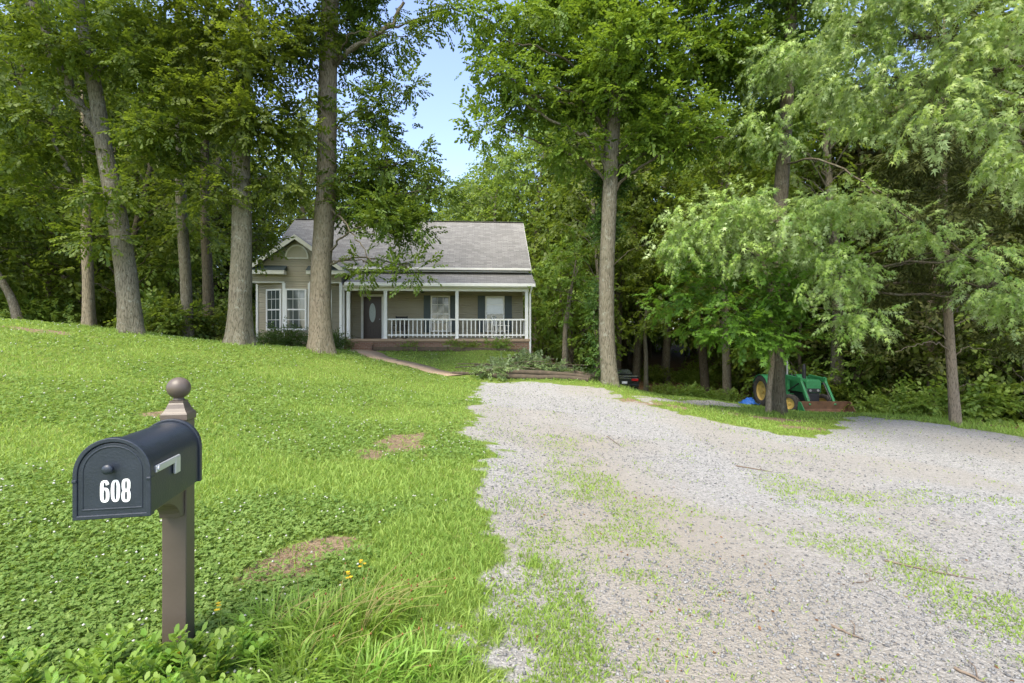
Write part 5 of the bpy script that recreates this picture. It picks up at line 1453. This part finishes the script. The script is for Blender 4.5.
def wheel(x, y, rad, w, rot, lugs):
    m = MB(); k = w / 2
    prof = [(rad * .60, -k * .8), (rad * .72, -k), (rad * .9, -k), (rad * .97, -k * .8), (rad * .985, 0), (rad * .97, k * .8), (rad * .9, k), (rad * .72, k), (rad * .6, k * .8)]
    m.lathe(prof, 32, (0, 0, 0), 'x')
    for i in range(lugs):
        a = 2 * math.pi * i / lugs
        for sx in (-1, 1):
            a2 = a + (.5 * 2 * math.pi / lugs if sx > 0 else 0); p0 = Vector((0, math.cos(a2) * rad * .985, math.sin(a2) * rad * .985)); a3 = a2 + .16; p1 = Vector((sx * k * .98, math.cos(a3) * rad * .955, math.sin(a3) * rad * .955)); m.beam(p0, p1, rad * .07, rad * .07, (0, math.cos(a2), math.sin(a2)))
    wn = link('wheel', m.mesh('tyre', M['tyre']), tr, (x, y, rad)); wn.rotation_euler = (0, 0, rot)
    m = MB()
    for sx in (-1, 1):
        m.lathe([(rad * .62, sx * k * .75), (rad * .58, sx * k * .8), (rad * .55, sx * k * .35), (rad * .3, sx * k * .25), (rad * .28, sx * k * .1), (rad * .001, sx * k * .1)], 28, (0, 0, 0), 'x')
        m.lathe([(rad * .15, sx * k * .1), (rad * .13, sx * k * .5), (rad * .001, sx * k * .52)], 16, (0, 0, 0), 'x')
    link('rim', m.mesh('rim', M['tyellow'], True), wn).data.set_sharp_from_angle(angle=R(35))


for sx in (-1, 1): wheel(sx * .74, 1.0, .70, .38, 0, 18); wheel(sx * .66, -.92, .375, .24, R(32), 16)
m = MB(); m.box(-.2, .2, -1.3, 1.2, .5, .82); m.box(-.62, .62, .9, 1.1, .56, .74); m.box(-.6, .6, -1.0, -.86, .36, .46); part('chassis', 'black', m, tr, .02)
m = MB(); m.prism([(-.29, -1.42, .84), (.29, -1.42, .84), (.29, -1.42, 1.28), (.22, -1.42, 1.36), (-.22, -1.42, 1.36), (-.29, -1.42, 1.28)][::-1], (0, 1.4, 0)); hood = part('hood', 'tgreen', m, tr, .025)
m = MB(); m.box(-.25, .25, -1.435, -1.421, .86, 1.02); m.box(-.2, .2, -1.44, -1.3, .5, .83); part('grille', 'black', m, hood)
for sx in (-1, 1): m = MB(); m.lathe([(.05, 0), (.05, -.02), (.001, -.022)], 14, (sx * .15, -1.436, .94), 'y'); part('headlight', 'steel', m, hood)
for sx in (-1, 1):
    m = MB(); pts = [(.74 * math.cos(a), .74 * math.sin(a)) for a in np.linspace(.5, 2.6, 12)]
    for (a, c), (a2, c2) in zip(pts[:-1], pts[1:]): m.prism([(sx * .74 - .2, 1.0 + a, .65 + c), (sx * .74 + .2, 1.0 + a, .65 + c), (sx * .74 + .2, 1.0 + a2, .65 + c2), (sx * .74 - .2, 1.0 + a2, .65 + c2)], (0, 0, .03))
    part('fender', 'tgreen', m, tr)
m = MB(); m.box(-.24, .24, .55, 1.0, 1.0, 1.1); m.box(-.24, .24, .95, 1.06, 1.1, 1.5); part('seat', 'black', m, tr, .03)
m = MB(); m.tube([(0, -.02, 1.2), (0, .2, 1.5)], .03, 8); A_ = np.linspace(0, 2 * math.pi, 25); m.tube([(.2 * math.cos(a), .22 + .1 * math.sin(a), 1.52 + .17 * math.sin(a)) for a in A_], .016, 6); part('steering_wheel', 'black', m, tr)
m = MB(); m.tube([(.0, -.75, 1.34), (0, -.75, 1.75), (0, -.74, 1.95)], [.075, .075, .04], 10); part('exhaust', 'black', m, tr)
m = MB(); m.box(-.035, .035, -.035, .035, 0, .78); pole = part('roll_post', 'steel', m, tr, .01); pole.location = (-.47, -.34, 1.3)
for sx in (-1, 1):
    m = MB(); m.box(sx * .46 - .05, sx * .46 + .05, -.45, -.22, .5, 1.42); m.beam((sx * .2, -.34, .62), (sx * .46, -.34, .62), .1, .2); part('loader_tower', 'tgreen', m, tr, .012)
    m = MB(); m.beam((sx * .47, -.28, 1.42), (sx * .47, -1.3, 1.36), .085, .15); m.beam((sx * .47, -1.25, 1.42), (sx * .48, -1.95, .42), .085, .15); m.box(sx * .47 - .045, sx * .47 + .045, -1.42, -1.2, 1.22, 1.44); part('loader_arm', 'tgreen', m, tr, .012)
    m = MB(); m.tube([(sx * .47, -.34, .8), (sx * .47, -1.2, 1.2)], .03, 8); m.tube([(sx * .40, -1.36, 1.25), (sx * .4, -1.85, .62)], .03, 8); part('hydraulic_ram', 'black', m, tr)
m = MB(); bk = [(-2.0, .58), (-1.94, .30), (-1.98, .05), (-2.15, .03), (-2.62, .02)]; q = []
for (a, c), (a2, c2) in zip(bk[:-1], bk[1:]):
    d = Vector((a2 - a, c2 - c)).normalized(); nx_, nz_ = -d.y * .022, d.x * .022; m.prism([(-.90, a, c), (-.90, a2, c2), (-.90, a2 + nx_, c2 + nz_), (-.90, a + nx_, c + nz_)], (1.84, 0, 0))
bkt = part('bucket', 'rust', m, tr)
for xx in (-.93, .942):
    m = MB(); m.prism([(xx, a, c) for a, c in bk] + [(xx, -2.14, .58)], (.025, 0, 0)); part('bucket_side', 'tgreen' if xx < 0 else 'rust', m, bkt)

# tarp
r = np.random.default_rng(9); n_ = 16; P = np.zeros((n_, n_, 3)); uu = np.linspace(-1, 1, n_)
for i in range(n_):
    for j in range(n_):
        rr_ = math.hypot(uu[i], uu[j]); P[i, j] = (uu[i] * .34 + r.normal(0, .015), uu[j] * .28 + r.normal(0, .015), max(.0, .26 * (1 - rr_ ** 1.6)) + abs(r.normal(0, .065)))
ii = (np.arange(n_ - 1)[:, None] * n_ + np.arange(n_ - 1)[None]).reshape(-1, 1)
p_ = at(749, 403, 22.2); o = link('tarp', mkmesh('tarp', P.reshape(-1, 3), [ii + np.array([[0, n_, n_ + 1, 1]])], [M['blue']], None, False), None, (p_[0], p_[1], g1(p_[0], p_[1]) + .01)); tag(o, 'crumpled blue tarp on the grass beside the tractor rear wheel', 'tarp')

# ------------------------------------------------------------------ car (seen from behind, half hidden by the pale tree)
cxw, cyw = (624.5 - CX) / F * 31, 31.0
car = thing('parked_car', 'low black sports coupe parked in the shade beyond the pale tree, rear facing', 'car', (cxw, cyw, g1(cxw, cyw)), R(-4))


def loft(secs, name, mat, parent, smooth=True):
    n = len(secs[0]); v = [p_ for s_ in secs for p_ in s_]; f = []
    for j in range(len(secs) - 1):
        for i in range(n): f.append((j * n + i, j * n + (i + 1) % n, (j + 1) * n + (i + 1) % n, (j + 1) * n + i))
    f += [tuple(range(n))[::-1], tuple(range((len(secs) - 1) * n, len(secs) * n))]
    m = MB(); m.add(v, f); o = m.build(name, M[mat], parent, smooth, bevel=.03); o.data.set_sharp_from_angle(angle=R(50)); return o


def csec(y, hw_, zb_, zt, top_w):
    return [(-hw_ * .86, y, zb_), (hw_ * .86, y, zb_), (hw_, y, zb_ + .18), (hw_ * 1.0, y, zt - .22), (hw_ * top_w, y, zt - .03), (hw_ * top_w * .8, y, zt), (-hw_ * top_w * .8, y, zt), (-hw_ * top_w, y, zt - .03), (-hw_, y, zt - .22), (-hw_, y, zb_ + .18)]


bodyc = loft([csec(0, .86, .32, .86, .9), csec(.12, .92, .24, .95, .92), csec(.9, .95, .2, .95, .92), csec(2.2, .93, .2, .92, .9), csec(3.9, .92, .2, .84, .86), csec(4.5, .8, .28, .7, .8)], 'body', 'carpaint', car)
loft([[(-.74, .62, .93), (.74, .62, .93), (.74, .62, .95), (-.74, .62, .95)], [(-.72, .8, .93), (.72, .8, .93), (.66, .85, 1.02), (-.66, .85, 1.02)], [(-.74, 1.5, .92), (.74, 1.5, .92), (.56, 1.5, 1.27), (-.56, 1.5, 1.27)], [(-.74, 2.2, .92), (.74, 2.2, .92), (.56, 2.1, 1.27), (-.56, 2.1, 1.27)], [(-.76, 3.1, .9), (.76, 3.1, .9), (.7, 3.0, .95), (-.7, 3.0, .95)]], 'cabin', 'carpaint', car)
m = MB(); m.prism([(-.58, .86, 1.035), (.58, .86, 1.035), (.5, 1.42, 1.26), (-.5, 1.42, 1.26)], (0, -.012, .014)); part('rear_window', 'glass', m, car)
for sx in (-1, 1):
    m = MB(); m.box(sx * .62 - .2, sx * .62 + .2, -.035, .03, .66, .80); part('tail_light', 'red', m, car, .02)
    for yy in (.95, 3.6):
        m = MB(); m.lathe([(.2, -.11), (.32, -.11), (.335, -.06), (.335, .06), (.32, .11), (.2, .11)], 24, (0, 0, 0), 'x'); w = link('wheel', m.mesh('tyre', M['tyre'], True), car, (sx * .84, yy, .33)); m = MB(); m.lathe([(.21, sx * .09), (.1, sx * .1), (.001, sx * .11)], 16, (0, 0, 0), 'x'); part('rim', 'steel', m, w)
    m = MB(); m.tube([(sx * .5, -.02, .3), (sx * .5, .2, .3)], .05, 10); part('exhaust_pipe', 'chrome', m, car)
m = MB(); m.box(-.16, .16, -.03, .01, .5, .64); part('number_plate', 'plate', m, car)
m = MB(); m.box(-.8, .8, -.06, .14, .94, .975); m.box(-.5, .38, -.02, .01, .82, .85); part('spoiler', 'chrome', m, car, .01)
m = MB(); m.box(-.86, .86, -.05, .05, .30, .46); part('bumper', 'carpaint', m, car, .03)

# ------------------------------------------------------------------ neighbour's house, glimpsed through the left trees
nx0, ny0 = (178 - CX) / F * 48, 48
nb = thing('neighbouring_house', 'pale low house glimpsed between the trunks of the left woods', 'house', (nx0, ny0, g1(nx0, ny0)))
zt_ = E + (CY - 288) / F * 48 - nb.location.z
m = MB(); m.box(-3.2, 4.5, 0, 6, -.5, zt_ - .2); part('wall', 'vent', m, nb)
m = MB(); m.prism([(-3.6, -.5, zt_ - .22), (-3.6, 6.5, zt_ - .22), (-3.6, 3, zt_ + 1.3)][::-1], (8.5, 0, 0)); part('roof', 'roof', m, nb)
m = MB(); m.box(-3.65, 4.95, -.6, -.505, zt_ - .28, zt_ + .02); part('fascia', 'white', m, nb)
m = MB(); m.box(-.5, 1.2, -.03, .02, zt_ - 2.6, zt_ - .5); part('door', 'black', m, nb)
m = MB(); m.box(-2.4, -1.3, -.03, .02, zt_ - 2.0, zt_ - .9); part('window', 'glass', m, nb)

# ------------------------------------------------------------------ light, sky, camera
w = bpy.data.worlds.new('World'); SC.world = w; w.use_nodes = True
nt = w.node_tree; bg = nt.nodes['Background']; sky = nt.nodes.new('ShaderNodeTexSky')
EL, AZ = 58, 205          # sun height; compass bearing measured from +Y towards +X
sky.sky_type = 'NISHITA'; sky.sun_disc = False; sky.sun_elevation = R(EL); sky.sun_rotation = R(AZ); sky.altitude = 200; sky.air_density = 1.0; sky.dust_density = 1.8; sky.ozone_density = 1.0
hs = nt.nodes.new('ShaderNodeHueSaturation'); hs.inputs['Hue'].default_value = .510; hs.inputs['Saturation'].default_value = .98; nt.links.new(sky.outputs[0], hs.inputs['Color']); nt.links.new(hs.outputs[0], bg.inputs[0]); bg.inputs[1].default_value = .15
sd = bpy.data.lights.new('sun', 'SUN'); sd.energy = 2.4; sd.angle = R(40); sd.color = (1, .93, .75)
so = bpy.data.objects.new('sun', sd); COL.objects.link(so)
dirv = Vector((math.sin(R(AZ)) * math.cos(R(EL)), math.cos(R(AZ)) * math.cos(R(EL)), math.sin(R(EL))))
so.rotation_euler = dirv.to_track_quat('Z', 'Y').to_euler(); so.location = dirv * 40

cam = bpy.data.cameras.new('camera'); cam.lens = 18; cam.sensor_width = 36; cam.clip_end = 1000; cam.clip_start = .05
co = bpy.data.objects.new('camera', cam); COL.objects.link(co); co.location = (0, 0, E); co.rotation_euler = (R(90), 0, 0); SC.camera = co
vs = SC.view_settings; vs.view_transform = 'Standard'; vs.look = 'None'; vs.exposure = 1.62; vs.gamma = 1; vs.use_curve_mapping = False
SC.cycles.max_bounces = 10; SC.cycles.diffuse_bounces = 7; SC.cycles.glossy_bounces = 2; SC.cycles.transmission_bounces = 6; SC.cycles.use_denoising = True
SC.cycles.caustics_reflective = False; SC.cycles.caustics_refractive = False
